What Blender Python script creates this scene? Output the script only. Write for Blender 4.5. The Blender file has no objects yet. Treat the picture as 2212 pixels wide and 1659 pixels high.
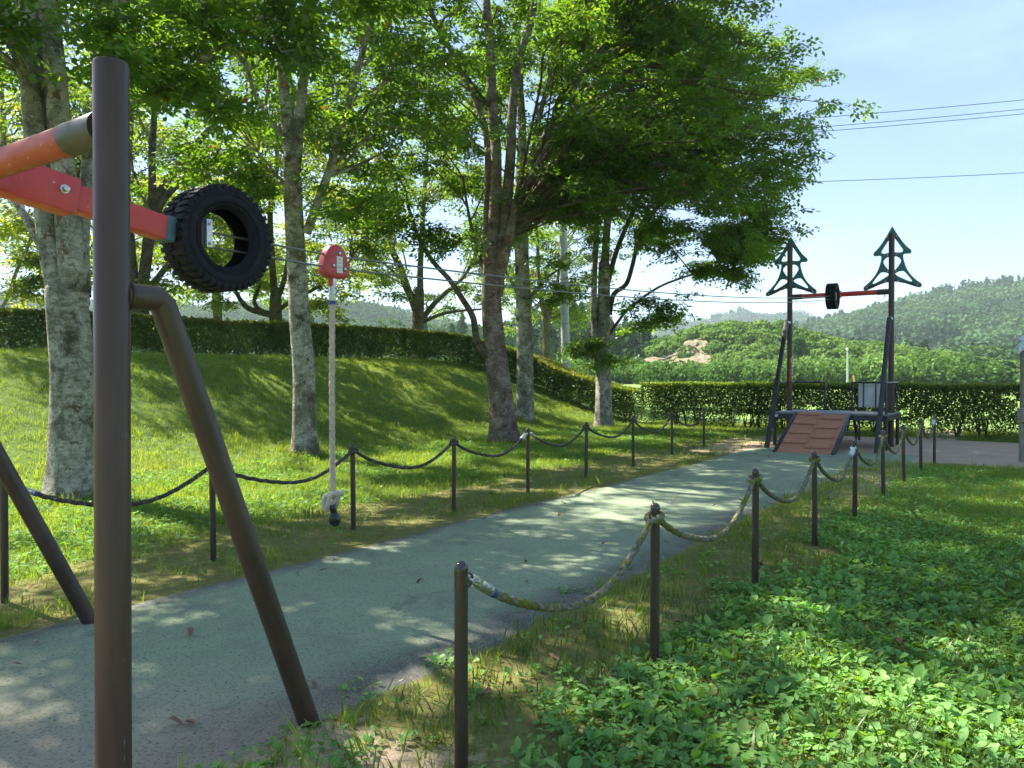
import bpy, bmesh, math
import numpy as np
from mathutils import Vector, Matrix
R = math.radians
rng = np.random.default_rng(7)

# ------------------------------------------------------------------ camera / light
scene = bpy.context.scene
COL = scene.collection
cam_d = bpy.data.cameras.new("camera"); cam = bpy.data.objects.new("camera", cam_d); COL.objects.link(cam)
cam.location = (0, 0, 1.5); cam.rotation_euler = (R(90 - 0.43), 0, 0)
cam_d.sensor_width = 36; cam_d.lens = 27.02; cam_d.clip_start = 0.05; cam_d.clip_end = 6000
scene.camera = cam
SUN_EL, SUN_AZ = 47.0, -56.0          # azimuth measured from +Y towards +X (degrees)
sdir = Vector((math.sin(R(SUN_AZ))*math.cos(R(SUN_EL)), math.cos(R(SUN_AZ))*math.cos(R(SUN_EL)), math.sin(R(SUN_EL))))
sun_d = bpy.data.lights.new("sun", 'SUN'); sun = bpy.data.objects.new("sun", sun_d); COL.objects.link(sun)
sun_d.energy = 5.0; sun_d.angle = R(0.55); sun_d.color = (1.0, 0.95, 0.86)
sun.rotation_euler = (-sdir).to_track_quat('-Z', 'Y').to_euler(); sun.location = (-40, 30, 60)
world = bpy.data.worlds.new("World"); scene.world = world; world.use_nodes = True
wn = world.node_tree; wn.nodes.clear()
wo = wn.nodes.new('ShaderNodeOutputWorld'); bg = wn.nodes.new('ShaderNodeBackground')
sky = wn.nodes.new('ShaderNodeTexSky'); sky.sky_type = 'NISHITA'; sky.sun_disc = False
sky.sun_elevation = R(SUN_EL); sky.sun_rotation = R(SUN_AZ); sky.air_density = 1.0; sky.dust_density = 0.4; sky.ozone_density = 2.0
tc = wn.nodes.new('ShaderNodeTexCoord'); mp = wn.nodes.new('ShaderNodeMapping'); mp.inputs['Scale'].default_value = (1.6, 1.6, 6.0)
mp.inputs['Rotation'].default_value = (0.0, 0.25, 0.4)
cn = wn.nodes.new('ShaderNodeTexNoise'); cn.inputs['Scale'].default_value = 1.7; cn.inputs['Detail'].default_value = 7; cn.inputs['Roughness'].default_value = 0.58
cr = wn.nodes.new('ShaderNodeMapRange'); cr.inputs[1].default_value = 0.47; cr.inputs[2].default_value = 0.78; cr.inputs[3].default_value = 0; cr.inputs[4].default_value = 0.62
mx = wn.nodes.new('ShaderNodeMix'); mx.data_type = 'RGBA'
mx.inputs[7].default_value = (2.9, 3.0, 3.2, 1)
wn.links.new(tc.outputs['Generated'], mp.inputs['Vector']); wn.links.new(mp.outputs[0], cn.inputs['Vector']); wn.links.new(cn.outputs[0], cr.inputs[0])
wn.links.new(cr.outputs[0], mx.inputs[0]); gm = wn.nodes.new('ShaderNodeGamma'); gm.inputs[1].default_value = 0.55; wn.links.new(sky.outputs[0], gm.inputs[0]); wn.links.new(gm.outputs[0], mx.inputs[6])
tn = wn.nodes.new('ShaderNodeMix'); tn.data_type = 'RGBA'; tn.blend_type = 'MULTIPLY'; tn.inputs[0].default_value = 1; tn.inputs[7].default_value = (.63, .85, 1.22, 1)
wn.links.new(mx.outputs[2], tn.inputs[6]); wn.links.new(tn.outputs[2], bg.inputs[0])
bg.inputs[1].default_value = 0.10; wn.links.new(bg.outputs[0], wo.inputs[0])
scene.view_settings.view_transform = 'Standard'; scene.view_settings.look = 'None'
scene.view_settings.gamma = 1.0; scene.view_settings.use_curve_mapping = False
scene.view_settings.exposure = 1.86
scene.render.engine = 'CYCLES'
cy = scene.cycles
cy.max_bounces = 8; cy.diffuse_bounces = 4; cy.glossy_bounces = 3; cy.transmission_bounces = 6; cy.volume_bounces = 1
cy.transparent_max_bounces = 8; cy.use_denoising = True; cy.sample_clamp_indirect = 8

# ------------------------------------------------------------------ coordinates
F, CX, HY, EYE = 1660.0, 1106.0, 817.0, 1.5
S_, C_ = 0.5623, 0.8269
def P(x, y, Y): return np.array(((x-CX)/F*Y, Y, EYE+(HY-y)/F*Y))
def uv(u, v, z=0.0): return np.array((u*C_+v*S_, -u*S_+v*C_, z))
def touv(x, y): return x*C_-y*S_, x*S_+y*C_
def ss(t): t = np.clip(t, 0, 1); return t*t*(3-2*t)
def vnoise(x, y, seed=0):
    xi = np.floor(x).astype(np.int64); yi = np.floor(y).astype(np.int64); fx = x-xi; fy = y-yi
    fx = fx*fx*(3-2*fx); fy = fy*fy*(3-2*fy)
    def h(a, b):
        n = (a*374761393 + b*668265263 + seed*974711) & 0xffffffff
        n = ((n ^ (n >> 13))*1274126177) & 0xffffffff
        return ((n ^ (n >> 16)) & 0xffff)/65535.0
    return (h(xi, yi)*(1-fx)+h(xi+1, yi)*fx)*(1-fy)+(h(xi, yi+1)*(1-fx)+h(xi+1, yi+1)*fx)*fy
def fbm(x, y, seed=0, o=4):
    s = 0; a = .5
    for i in range(o): s = s+a*vnoise(x*2**i, y*2**i, seed+i); a *= .5
    return s/(1-.5**o)
def gz(x, y):
    x = np.asarray(x, float); y = np.asarray(y, float)
    u, v = touv(x, y)
    m = ss((-10.2-u)/8.6)*2.12*(1-ss((v-24.5)/9))*(1-ss((-25-u)/14))
    m = m*(1+.10*(fbm(x*.35, y*.35, 3)-.5))
    far = ss((y-35)/60)*0.9
    bump = .05*(fbm(x*1.3, y*1.3, 5)-.5)*ss((np.abs(u+3.75)-1.5)/2)
    lawn = -.0*u
    return m+far+bump+lawn

# ------------------------------------------------------------------ materials
MATS = {}
def newmat(name):
    m = bpy.data.materials.new(name); m.use_nodes = True; m.node_tree.nodes.clear(); return m, m.node_tree
def N(nt, typ, **kw):
    n = nt.nodes.new(typ)
    for k, v in kw.items(): setattr(n, k, v)
    return n
def noise(nt, scale, detail=4, rough=.55, vec=None, dist=0):
    n = N(nt, 'ShaderNodeTexNoise'); n.inputs['Scale'].default_value = scale; n.inputs['Detail'].default_value = detail
    n.inputs['Roughness'].default_value = rough; n.inputs['Distortion'].default_value = dist
    if vec is not None: nt.links.new(vec, n.inputs['Vector'])
    return n.outputs[0]
def coords(nt, scale=(1, 1, 1)):
    t = N(nt, 'ShaderNodeTexCoord'); m = N(nt, 'ShaderNodeMapping'); m.inputs['Scale'].default_value = scale
    nt.links.new(t.outputs['Object'], m.inputs[0]); return m.outputs[0]
def rmp(nt, fac, stops):
    r = N(nt, 'ShaderNodeValToRGB'); e = r.color_ramp.elements
    while len(e) > 1: e.remove(e[0])
    e[0].position = stops[0][0]; e[0].color = (*stops[0][1], 1)
    for p, c in stops[1:]:
        k = e.new(p); k.color = (*c, 1)
    nt.links.new(fac, r.inputs[0]); return r.outputs[0]
def mr(nt, fac, a, b, c=0., d=1.):
    r = N(nt, 'ShaderNodeMapRange'); nt.links.new(fac, r.inputs[0])
    for i, q in enumerate((a, b, c, d)): r.inputs[i+1].default_value = q
    return r.outputs[0]
def mixc(nt, fac, a, b, mode='MIX'):
    m = N(nt, 'ShaderNodeMix', data_type='RGBA', blend_type=mode)
    if isinstance(fac, (int, float)): m.inputs[0].default_value = fac
    else: nt.links.new(fac, m.inputs[0])
    for i, q in ((6, a), (7, b)):
        if isinstance(q, tuple): m.inputs[i].default_value = (*q, 1)
        else: nt.links.new(q, m.inputs[i])
    return m.outputs[2]
def math_(nt, op, a, b=None):
    m = N(nt, 'ShaderNodeMath', operation=op)
    for i, q in ((0, a), (1, b)):
        if q is None: continue
        if isinstance(q, (int, float)): m.inputs[i].default_value = q
        else: nt.links.new(q, m.inputs[i])
    return m.outputs[0]
def attr(nt, name):
    a = N(nt, 'ShaderNodeAttribute'); a.attribute_name = name; return a.outputs['Fac']
def principled(nt, col, rough=.6, metal=0., bump=None, bs=.3, bd=.01, spec=.5, coat=0):
    b = N(nt, 'ShaderNodeBsdfPrincipled'); o = N(nt, 'ShaderNodeOutputMaterial')
    if isinstance(col, tuple): b.inputs['Base Color'].default_value = (*col, 1)
    else: nt.links.new(col, b.inputs['Base Color'])
    if isinstance(rough, (int, float)): b.inputs['Roughness'].default_value = rough
    else: nt.links.new(rough, b.inputs['Roughness'])
    b.inputs['Metallic'].default_value = metal; b.inputs['Specular IOR Level'].default_value = spec
    b.inputs['Coat Weight'].default_value = coat
    if bump is not None:
        k = N(nt, 'ShaderNodeBump'); k.inputs['Strength'].default_value = bs; k.inputs['Distance'].default_value = bd
        nt.links.new(bump, k.inputs['Height']); nt.links.new(k.outputs[0], b.inputs['Normal'])
    nt.links.new(b.outputs[0], o.inputs[0]); return b
def simple(name, c1, c2, scale=8, rough=.5, metal=0, bs=.15, bd=.003, stretch=(1, 1, 1), spec=.5, spots=None, coat=0):
    m, nt = newmat(name); v = coords(nt, stretch)
    n = noise(nt, scale, 5, .6, v); col = rmp(nt, n, [(.3, c1), (.7, c2)])
    if spots:
        sc, th, sc_col = spots
        s = noise(nt, sc, 3, .6, v); col = mixc(nt, mr(nt, s, th, th+.04), col, sc_col)
    principled(nt, col, mr(nt, noise(nt, scale*3, 3, .5, v), .3, .7, rough-.08, rough+.1), metal, n, bs, bd, spec, coat)
    MATS[name] = m; return m
simple('brown_paint', (.048, .029, .021), (.092, .058, .045), 7, .36, 0, .1, .002, (1, 1, .15), .32, (60, .73, (.22, .2, .17)))
simple('brown_leg', (.036, .021, .014), (.080, .050, .034), 7, .45, 0, .2, .003, (1, 1, .35), .5, (38, .70, (.11, .085, .06)))
simple('post_brown', (.030, .018, .014), (.060, .038, .030), 9, .34, 0, .1, .002, (1, 1, .2), .6, (70, .74, (.2, .18, .15)))
simple('sleeve_olive', (.045, .04, .022), (.08, .07, .04), 6, .45)
simple('red_faded', (.30, .04, .022), (.42, .075, .035), 4, .5, 0, .1, .002, (1, 1, 1), .4, (30, .68, (.5, .3, .22)))
simple('red_paint', (.50, .030, .032), (.60, .06, .045), 4, .42, 0, .1, .002, (1, 1, 1), .5, (38, .70, (.55, .42, .40)))
simple('red_housing', (.42, .045, .04), (.50, .08, .07), 7, .5, 0, .1, .002, (1, 1, 1), .4, (60, .74, (.45, .3, .3)))
simple('blue_cap', (.05, .11, .13), (.08, .16, .18), 10, .5)
simple('rubber', (.006, .006, .008), (.013, .012, .016), 14, .66, 0, .4, .002, (1, 1, 1), .22)
simple('steel', (.42, .42, .41), (.58, .58, .57), 20, .32, .85, .1, .001)
simple('cable_steel', (.16, .16, .15), (.26, .25, .23), 60, .45, .6)
simple('blue_band', (.02, .03, .25), (.03, .06, .32), 20, .4)
simple('blue_band_pale', (.12, .25, .45), (.18, .35, .55), 20, .4)
simple('rope_white', (.40, .32, .22), (.58, .49, .36), 40, .85, 0, .5, .002)
simple('knot_white', (.46, .40, .31), (.62, .55, .45), 40, .8, 0, .4, .002)
simple('black_plastic', (.010, .010, .013), (.018, .018, .022), 20, .25)
simple('rope_mossy', (.05, .046, .030), (.26, .24, .17), 34, .9, 0, .8, .004, (1, 1, 1), .2, (16, .53, (.13, .14, .015)))
simple('rope_dark', (.022, .020, .016), (.11, .10, .08), 34, .9, 0, .8, .004, (1, 1, 1), .2, (40, .62, (.26, .25, .21)))
simple('teal_plastic', (.025, .115, .105), (.045, .165, .15), 3, .4, 0, .05, .002)
simple('deck_grey', (.16, .15, .145), (.24, .23, .22), 10, .6)
simple('dark_metal', (.022, .020, .024), (.045, .040, .045), 8, .38, 0, .1, .002, (1, 1, .3))
simple('ramp_brown', (.46, .20, .12), (.58, .29, .18), 5, .6, 0, .3, .002, (1, 8, 1), .4, (9, .66, (.46, .22, .12)))
simple('board_white', (.50, .52, .51), (.60, .62, .62), 4, .5)
simple('concrete_pole', (.30, .31, .31), (.40, .41, .40), 5, .8, 0, .2, .01)
simple('rust_band', (.30, .17, .10), (.42, .27, .17), 8, .8)
simple('galv', (.45, .47, .47), (.55, .57, .57), 8, .5, .3)
simple('orange_paint', (.65, .28, .06), (.75, .36, .1), 8, .6)
simple('old_wood', (.16, .145, .11), (.30, .28, .23), 6, .85, 0, .6, .006, (6, 6, .8))
simple('stake_brown', (.12, .06, .035), (.2, .11, .07), 6, .8, 0, .4, .004, (6, 6, .8))
simple('cloth', (.55, .58, .62), (.72, .74, .78), 10, .8, 0, .4, .01)
simple('twine', (.28, .25, .20), (.42, .38, .32), 60, .9, 0, .8, .003)
simple('sign_red', (.45, .05, .035), (.55, .09, .05), 8, .5)
simple('white_paint', (.62, .62, .60), (.72, .72, .7), 8, .5)
simple('yellow_paint', (.55, .48, .05), (.62, .55, .08), 8, .5)
simple('text_grey', (.22, .24, .25), (.35, .36, .38), 40, .6)
simple('dry_leaf', (.16, .06, .03), (.34, .19, .10), 12, .75, 0, .4, .003)
simple('wire_black', (.05, .06, .08), (.07, .08, .10), 8, .5)
def bark(name, dark, mid, light, patch, pth=.62):
    m, nt = newmat(name); v = coords(nt, (1, 1, 1)); vh = coords(nt, (1.0, 1.0, 4.5)); vv = coords(nt, (6, 6, 1.2))
    a = noise(nt, 3.6, 8, .72, v, .35); b = noise(nt, 7, 5, .7, vh); c = noise(nt, 9, 5, .65, vv)
    col = rmp(nt, a, [(.36, dark), (.45, mid), (.58, light)])
    col = mixc(nt, mr(nt, b, .48, .60, 0, .4), col, dark)
    col = mixc(nt, mr(nt, noise(nt, 1.3, 5, .7, v, .4), .50, .56, 0, .6), col, (.12, .115, .065))
    col = mixc(nt, mr(nt, noise(nt, 11, 7, .75, v, .8), .55, .60, 0, .7), col, dark)
    col = mixc(nt, mr(nt, noise(nt, 5.5, 6, .7, v, .6), pth, pth+.03), col, patch)
    col = mixc(nt, mr(nt, noise(nt, 24, 3, .6, v), .66, .70), col, tuple(min(1, q*1.5) for q in light))
    h = math_(nt, 'ADD', math_(nt, 'MULTIPLY', b, .7), math_(nt, 'ADD', math_(nt, 'MULTIPLY', c, .6), noise(nt, 30, 4, .7, v)))
    principled(nt, col, .88, 0, h, 1.0, .035, .2); MATS[name] = m
bark('bark_pale', (.085, .075, .050), (.33, .30, .235), (.56, .51, .42), (.17, .10, .06), .60)
bark('bark_rough', (.090, .058, .042), (.24, .165, .125), (.38, .31, .26), (.22, .11, .07), .58)
bark('bark_dark', (.05, .04, .03), (.12, .095, .07), (.20, .17, .13), (.09, .05, .03), .6)
bark('branch_dark', (.055, .036, .025), (.13, .088, .060), (.21, .16, .12), (.09, .05, .03), .6)

def leafmat(name, stops, trans=.5, gloss=.06, tr_boost=(1.25, 1.35, .55), rough=.35):
    m, nt = newmat(name); t = attr(nt, 'tint'); col = rmp(nt, t, stops)
    o = N(nt, 'ShaderNodeOutputMaterial')
    d = N(nt, 'ShaderNodeBsdfDiffuse'); tr = N(nt, 'ShaderNodeBsdfTranslucent'); g = N(nt, 'ShaderNodeBsdfGlossy')
    g.inputs['Roughness'].default_value = rough; g.inputs['Color'].default_value = (1, 1, 1, 1)
    nt.links.new(col, d.inputs['Color'])
    tcol = mixc(nt, 1.0, col, tr_boost, 'MULTIPLY'); nt.links.new(tcol, tr.inputs['Color'])
    m1 = N(nt, 'ShaderNodeMixShader'); m1.inputs[0].default_value = trans
    nt.links.new(d.outputs[0], m1.inputs[1]); nt.links.new(tr.outputs[0], m1.inputs[2])
    m2 = N(nt, 'ShaderNodeMixShader'); m2.inputs[0].default_value = gloss
    nt.links.new(m1.outputs[0], m2.inputs[1]); nt.links.new(g.outputs[0], m2.inputs[2]); nt.links.new(m2.outputs[0], o.inputs[0])
    MATS[name] = m
leafmat('leaf_tree', [(0, (.050, .112, .024)), (.45, (.088, .185, .030)), (.8, (.150, .26, .040)), (.955, (.2, .27, .05)), (.985, (.30, .10, .04))], .58, .03, (2.3, 1.95, .5))
leafmat('leaf_bright', [(0, (.08, .15, .03)), (.5, (.16, .25, .045)), (1, (.29, .34, .07))], .6, .03, (1.9, 1.6, .6))  # for backlit crowns behind the hedge, their brightness put into the leaf colour
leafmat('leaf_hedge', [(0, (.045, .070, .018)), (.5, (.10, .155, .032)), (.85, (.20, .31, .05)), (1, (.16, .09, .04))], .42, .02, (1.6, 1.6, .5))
leafmat('leaf_weed', [(0, (.085, .180, .050)), (.5, (.175, .37, .085)), (.85, (.29, .47, .12)), (.97, (.26, .34, .10)), (1, (.4, .12, .07))], .38, .018, (1.8, 1.7, .5), .6)
leafmat('grass_blade', [(0, (.065, .115, .022)), (.5, (.165, .25, .040)), (.85, (.30, .35, .07)), (1, (.34, .30, .13))], .5, .02, (1.9, 1.7, .5))
leafmat('leaf_hill', [(0, (.055, .120, .030)), (.5, (.120, .215, .050)), (1, (.22, .31, .085))], .3, .0)
leafmat('leaf_forest', [(0, (.030, .072, .034)), (.5, (.066, .135, .048)), (.85, (.115, .185, .06)), (1, (.20, .20, .08))], .22, .0)

# ------------------------------------------------------------------ mesh helpers
def tag(o, label=None, cat=None, group=None, kind=None):
    if label: o['label'] = label
    if cat: o['category'] = cat
    if group: o['group'] = group
    if kind: o['kind'] = kind
    return o
def empty(name, loc=(0, 0, 0)):
    o = bpy.data.objects.new(name, None); o.location = loc; o.empty_display_size = .2; COL.objects.link(o); return o
def mesh_np(name, V, Fq, mat, parent=None, tint=None, smooth=False, attrs=None):
    V = np.ascontiguousarray(V, dtype=np.float32); Fq = np.ascontiguousarray(Fq, dtype=np.int32)
    me = bpy.data.meshes.new(name); k = Fq.shape[1]
    me.vertices.add(len(V)); me.vertices.foreach_set('co', V.ravel())
    me.loops.add(Fq.size); me.loops.foreach_set('vertex_index', Fq.ravel())
    me.polygons.add(len(Fq)); me.polygons.foreach_set('loop_start', np.arange(0, Fq.size, k, dtype=np.int32))
    me.polygons.foreach_set('loop_total', np.full(len(Fq), k, dtype=np.int32))
    if smooth: me.polygons.foreach_set('use_smooth', np.ones(len(Fq), dtype=bool))
    if tint is not None:
        attrs = dict(attrs or {}); attrs['tint'] = tint
    for an, av in (attrs or {}).items():
        a = me.attributes.new(an, 'FLOAT', 'POINT'); a.data.foreach_set('value', np.ascontiguousarray(av, dtype=np.float32))
    me.update(calc_edges=True); me.validate() if False else None
    me.materials.append(MATS[mat] if isinstance(mat, str) else mat)
    o = bpy.data.objects.new(name, me); COL.objects.link(o)
    if parent is not None: setpar(o, parent)
    return o
def setpar(o, parent):
    o.parent = parent; o.matrix_parent_inverse = Matrix.Translation(-parent_loc(parent))
def parent_loc(p):
    return Vector((0, 0, 0)) if p.parent is not None else Vector(p.location)
class MB:
    def __init__(s): s.v = []; s.f = []; s.n = 0
    def add(s, V, Fs):
        s.v.extend([tuple(map(float, q)) for q in V]); s.f.extend([tuple(int(i)+s.n for i in f) for f in Fs]); s.n += len(V); return s
    def box(s, c, ex, ey, ez):            # centre + half-extent vectors
        c = np.array(c, float); ex, ey, ez = map(lambda q: np.array(q, float), (ex, ey, ez))
        V = [c+a*ex+b*ey+d*ez for a in (-1, 1) for b in (-1, 1) for d in (-1, 1)]
        return s.add(V, [(0, 1, 3, 2), (4, 6, 7, 5), (0, 4, 5, 1), (2, 3, 7, 6), (0, 2, 6, 4), (1, 5, 7, 3)])
    def bar(s, p0, p1, w, h, up=(0, 0, 1)):   # rectangular bar w (side) h (up)
        p0 = np.array(p0, float); p1 = np.array(p1, float); d = p1-p0; L = np.linalg.norm(d); d /= L
        side = np.cross(d, np.array(up, float)); side /= np.linalg.norm(side); upv = np.cross(side, d)
        return s.box((p0+p1)/2, d*L/2, side*w/2, upv*h/2)
    def tube(s, pts, rad, n=12, cap=True, fn=None):
        V, Fs = tube_np(pts, rad, n, fn); s.add(V, Fs)
        if cap:
            b = s.n-len(V); m = len(pts)
            s.f.append(tuple(b+i for i in range(n))[::-1]); s.f.append(tuple(b+(m-1)*n+i for i in range(n)))
        return s
    def lathe(s, base, axis, prof, n=20):  # prof: (t, r)
        base = np.array(base, float); axis = np.array(axis, float); axis /= np.linalg.norm(axis)
        return s.tube([base+axis*t for t, r in prof], [max(r, 1e-4) for t, r in prof], n)
    def build(s, name, mat, parent=None, smooth=True, bevel=0, angle=40):
        me = bpy.data.meshes.new(name); me.from_pydata(s.v, [], s.f); me.update()
        bm = bmesh.new(); bm.from_mesh(me); bmesh.ops.recalc_face_normals(bm, faces=bm.faces)
        if bevel: bmesh.ops.bevel(bm, geom=[e for e in bm.edges if e.is_manifold and e.calc_face_angle(0) > .6], offset=bevel, segments=2, affect='EDGES', profile=.6)
        for e in bm.edges: e.smooth = e.calc_face_angle(0) < R(angle)
        for f in bm.faces: f.smooth = smooth
        bm.to_mesh(me); bm.free(); me.materials.append(MATS[mat])
        o = bpy.data.objects.new(name, me); COL.objects.link(o)
        if parent is not None: setpar(o, parent)
        return o
def frames(pts):
    pts = np.array(pts, float); T = np.gradient(pts, axis=0); T /= np.linalg.norm(T, axis=1)[:, None]+1e-12
    a = np.array((0, 0, 1.)) if abs(T[0][2]) < .9 else np.array((1., 0, 0))
    n = np.cross(T[0], a); n /= np.linalg.norm(n); Ns = [n]
    for i in range(1, len(pts)):
        n = Ns[-1]-T[i]*np.dot(Ns[-1], T[i]); l = np.linalg.norm(n); n = n/l if l > 1e-6 else Ns[-1]; Ns.append(n)
    Ns = np.array(Ns); return pts, T, Ns, np.cross(T, Ns)
def tube_np(pts, rad, n=12, fn=None):
    pts, T, A, B = frames(pts); m = len(pts); rad = np.broadcast_to(np.array(rad, float), (m,))
    th = np.linspace(0, 2*np.pi, n, endpoint=False)
    rr = rad[:, None]*np.ones((m, n))
    if fn is not None: rr = rr*fn(np.arange(m)[:, None], th[None, :])
    V = pts[:, None, :]+rr[:, :, None]*(np.cos(th)[None, :, None]*A[:, None, :]+np.sin(th)[None, :, None]*B[:, None, :])
    i = np.arange(m-1)[:, None]*n; j = np.arange(n)[None, :]; j2 = (j+1) % n
    Fq = np.stack([i+j, i+j2, i+n+j2, i+n+j], -1).reshape(-1, 4)
    return V.reshape(-1, 3), Fq
def smoothpath(pts, k):
    pts = np.array(pts, float)
    if len(pts) < 3: 
        t = np.linspace(0, 1, k)[:, None]; return pts[0]*(1-t)+pts[-1]*t
    d = np.r_[0, np.cumsum(np.linalg.norm(np.diff(pts[:, :3], axis=0), axis=1))]; t = np.linspace(0, d[-1], k)
    P0 = np.vstack([2*pts[0]-pts[1], pts, 2*pts[-1]-pts[-2]]); out = []
    for q in t:
        i = min(max(np.searchsorted(d, q, side='right')-1, 0), len(pts)-2); s = (q-d[i])/(d[i+1]-d[i]+1e-9)
        a, b, c, e = P0[i:i+4]
        out.append(.5*((2*b)+(-a+c)*s+(2*a-5*b+4*c-e)*s*s+(-a+3*b-3*c+e)*s**3))
    return np.array(out)
class NP:     # accumulates quad meshes
    def __init__(s): s.V = []; s.F = []; s.T = []; s.n = 0
    def add(s, V, Fq, t=None):
        s.V.append(V); s.F.append(Fq+s.n); s.n += len(V)
        s.T.append(np.zeros(len(V)) if t is None else np.broadcast_to(t, (len(V),)))
    def build(s, name, mat, parent=None, smooth=False):
        return mesh_np(name, np.concatenate(s.V), np.concatenate(s.F), mat, parent, np.concatenate(s.T), smooth)
def rotmats(az, tilt, roll=None):
    """columns: local x (length direction), y, z. az heading, tilt = elevation of x axis, roll about x"""
    ca, sa, ct, st = np.cos(az), np.sin(az), np.cos(tilt), np.sin(tilt)
    X = np.stack([ca*ct, sa*ct, st], -1); Y = np.stack([-sa, ca, 0*ca], -1); Z = np.cross(X, Y)
    if roll is not None:
        c, s = np.cos(roll)[:, None], np.sin(roll)[:, None]; Y, Z = Y*c+Z*s, -Y*s+Z*c
    return np.stack([X, Y, Z], -1)
def scatter(PV, PF, pos, M, sc):
    n = len(pos); V = np.einsum('nij,kj->nki', M*sc[:, None, None], PV)+pos[:, None, :]
    Fq = PF[None]+(np.arange(n)*len(PV))[:, None, None]
    return V.reshape(-1, 3), Fq.reshape(-1, PF.shape[1])

# ------------------------------------------------------------------ ground
def axis_grid(a, b, step, lo, hi):
    core = np.arange(a, b+1e-6, step); out = []; s = step; x = b
    while x < hi: s *= 1.35; x += s; out.append(x)
    o2 = []; s = step; x = a
    while x > lo: s *= 1.35; x -= s; o2.append(x)
    return np.r_[np.array(o2[::-1]), core, np.array(out)]
gu = axis_grid(-24, 7, .14, -1800, 1800); gv = axis_grid(-3, 26, .14, -300, 2200)
U, W = np.meshgrid(gu, gv); GX = U*C_+W*S_; GY = -U*S_+W*C_
gxf, gyf = GX.ravel(), GY.ravel(); uf, vf = U.ravel(), W.ravel()
def sandmask(u, v):
    w = (fbm(u*.9, v*.9, 11)-.5)*1.6
    right = ss((v+w-15.0)/1.0)*(1-ss((v+w*.3-21.2)/.5))*ss((u+6.6+w)/1.2)
    left = ss((v+w*1.3-13.8)/1.5)*(1-ss((v+w-19.3)/.8))*ss((u+6.5+w)/.8)*(1-ss((u+2)/1))
    strip = ss((u+w*.5+2.75)/.2)*(1-ss((u+w*.9+1.75)/.6))*(.27+.50*ss((v-9)/4))
    near = (1-ss((v+w-1.9)/1.0))*.8*ss((u+2.8)/.3)*(1-ss((u+w*1.2+1.15)/.5))
    return np.clip(np.maximum.reduce([right, left, strip, near]), 0, 1)
def mossmask(u, v):
    w = (fbm(u*1.1+9, v*1.1, 21)-.5)*1.4
    l = ss((u+7.3+w*1.3)/1.0)*(1-ss((u+4.8)/.3))*.95
    r = ss((u+3.0)/.3)*(1-ss((u+w+.9)/.7))*.9
    far = ss((u-.8+w)/1.5)*ss((v-8+w)/2)*.55
    return np.clip(np.maximum.reduce([l, r, far]), 0, 1)
zz = gz(gxf, gyf)
nu = len(gu); nv = len(gv); I = (np.arange(nv-1)[:, None]*nu+np.arange(nu-1)[None, :])
GF = np.stack([I, I+1, I+nu+1, I+nu], -1).reshape(-1, 4)
m, nt = newmat('ground_mat'); v = coords(nt)
n1 = noise(nt, 1.6, 6, .65, v); n2 = noise(nt, 14, 5, .7, v); n3 = noise(nt, 90, 3, .6, v)
grass = rmp(nt, n2, [(.3, (.060, .105, .020)), (.5, (.105, .165, .030)), (.7, (.16, .20, .045))])
mossc = rmp(nt, n2, [(.28, (.125, .085, .042)), (.42, (.165, .145, .046)), (.55, (.20, .185, .060)), (.66, (.14, .205, .045))])
sandc = mixc(nt, mr(nt, n3, .35, .7), rmp(nt, n1, [(.3, (.27, .175, .10)), (.55, (.42, .29, .175)), (.75, (.48, .355, .23))]), (.54, .43, .31))
wob = math_(nt, 'MULTIPLY', math_(nt, 'SUBTRACT', n2, .5), .9)
mm = mr(nt, math_(nt, 'ADD', attr(nt, 'moss'), wob), .35, .6)
sm = mr(nt, math_(nt, 'ADD', attr(nt, 'sand'), wob), .40, .62)
c = mixc(nt, mm, grass, mossc); c = mixc(nt, sm, c, sandc)
fieldc = rmp(nt, noise(nt, .05, 4, .6, v), [(.3, (.16, .27, .06)), (.7, (.25, .36, .09))])
c = mixc(nt, attr(nt, 'field'), c, fieldc)
principled(nt, c, .95, 0, math_(nt, 'ADD', n2, math_(nt, 'MULTIPLY', n3, .5)), .7, .03, .15); MATS['ground_mat'] = m
fieldm = np.maximum(ss((vf-24.5)/2), ss((-uf-26)/5))
tag(mesh_np('ground', np.stack([gxf, gyf, zz], -1), GF, 'ground_mat', None, None, True,
    {'sand': sandmask(uf, vf), 'moss': mossmask(uf, vf), 'field': fieldm}), 'grassy ground with moss, bare soil and the rising bank on the left', kind='structure')

# path sheet
def path_edges(v):
    wl = .12*(fbm(v*.8, v*0+3, 31)-.5)+.03*(fbm(v*6, v*0+3, 35)-.5); wr = .22*(fbm(v*.8, v*0+9, 33)-.5)+.04*(fbm(v*6, v*0+3, 37)-.5)
    l = -4.95+wl+.25*ss((v-14.5)/1)*0 ; r = -2.56+wr+.75*ss((v-13.6)/1.2)
    l = l-.05*ss((v-15)/1); return l, r
pv = np.arange(-3.0, 16.62, .1); pl, pr = path_edges(pv); K = 25
tt = np.linspace(0, 1, K)[None, :]; PU = pl[:, None]*(1-tt)+pr[:, None]*tt; PW = np.repeat(pv[:, None], K, 1)
dist = np.minimum(PU-pl[:, None], pr[:, None]-PU)
PX = PU*C_+PW*S_; PY = -PU*S_+PW*C_; PZ = gz(PX, PY)+.012-.014*(dist < .01)
I = (np.arange(len(pv)-1)[:, None]*K+np.arange(K-1)[None, :]); PF = np.stack([I, I+1, I+K+1, I+K], -1).reshape(-1, 4)
m, nt = newmat('path_mat'); v = coords(nt)
n1 = noise(nt, 1.1, 5, .6, v); n3 = noise(nt, 95, 2, .6, v); n4 = noise(nt, 62, 3, .75, v)
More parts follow.
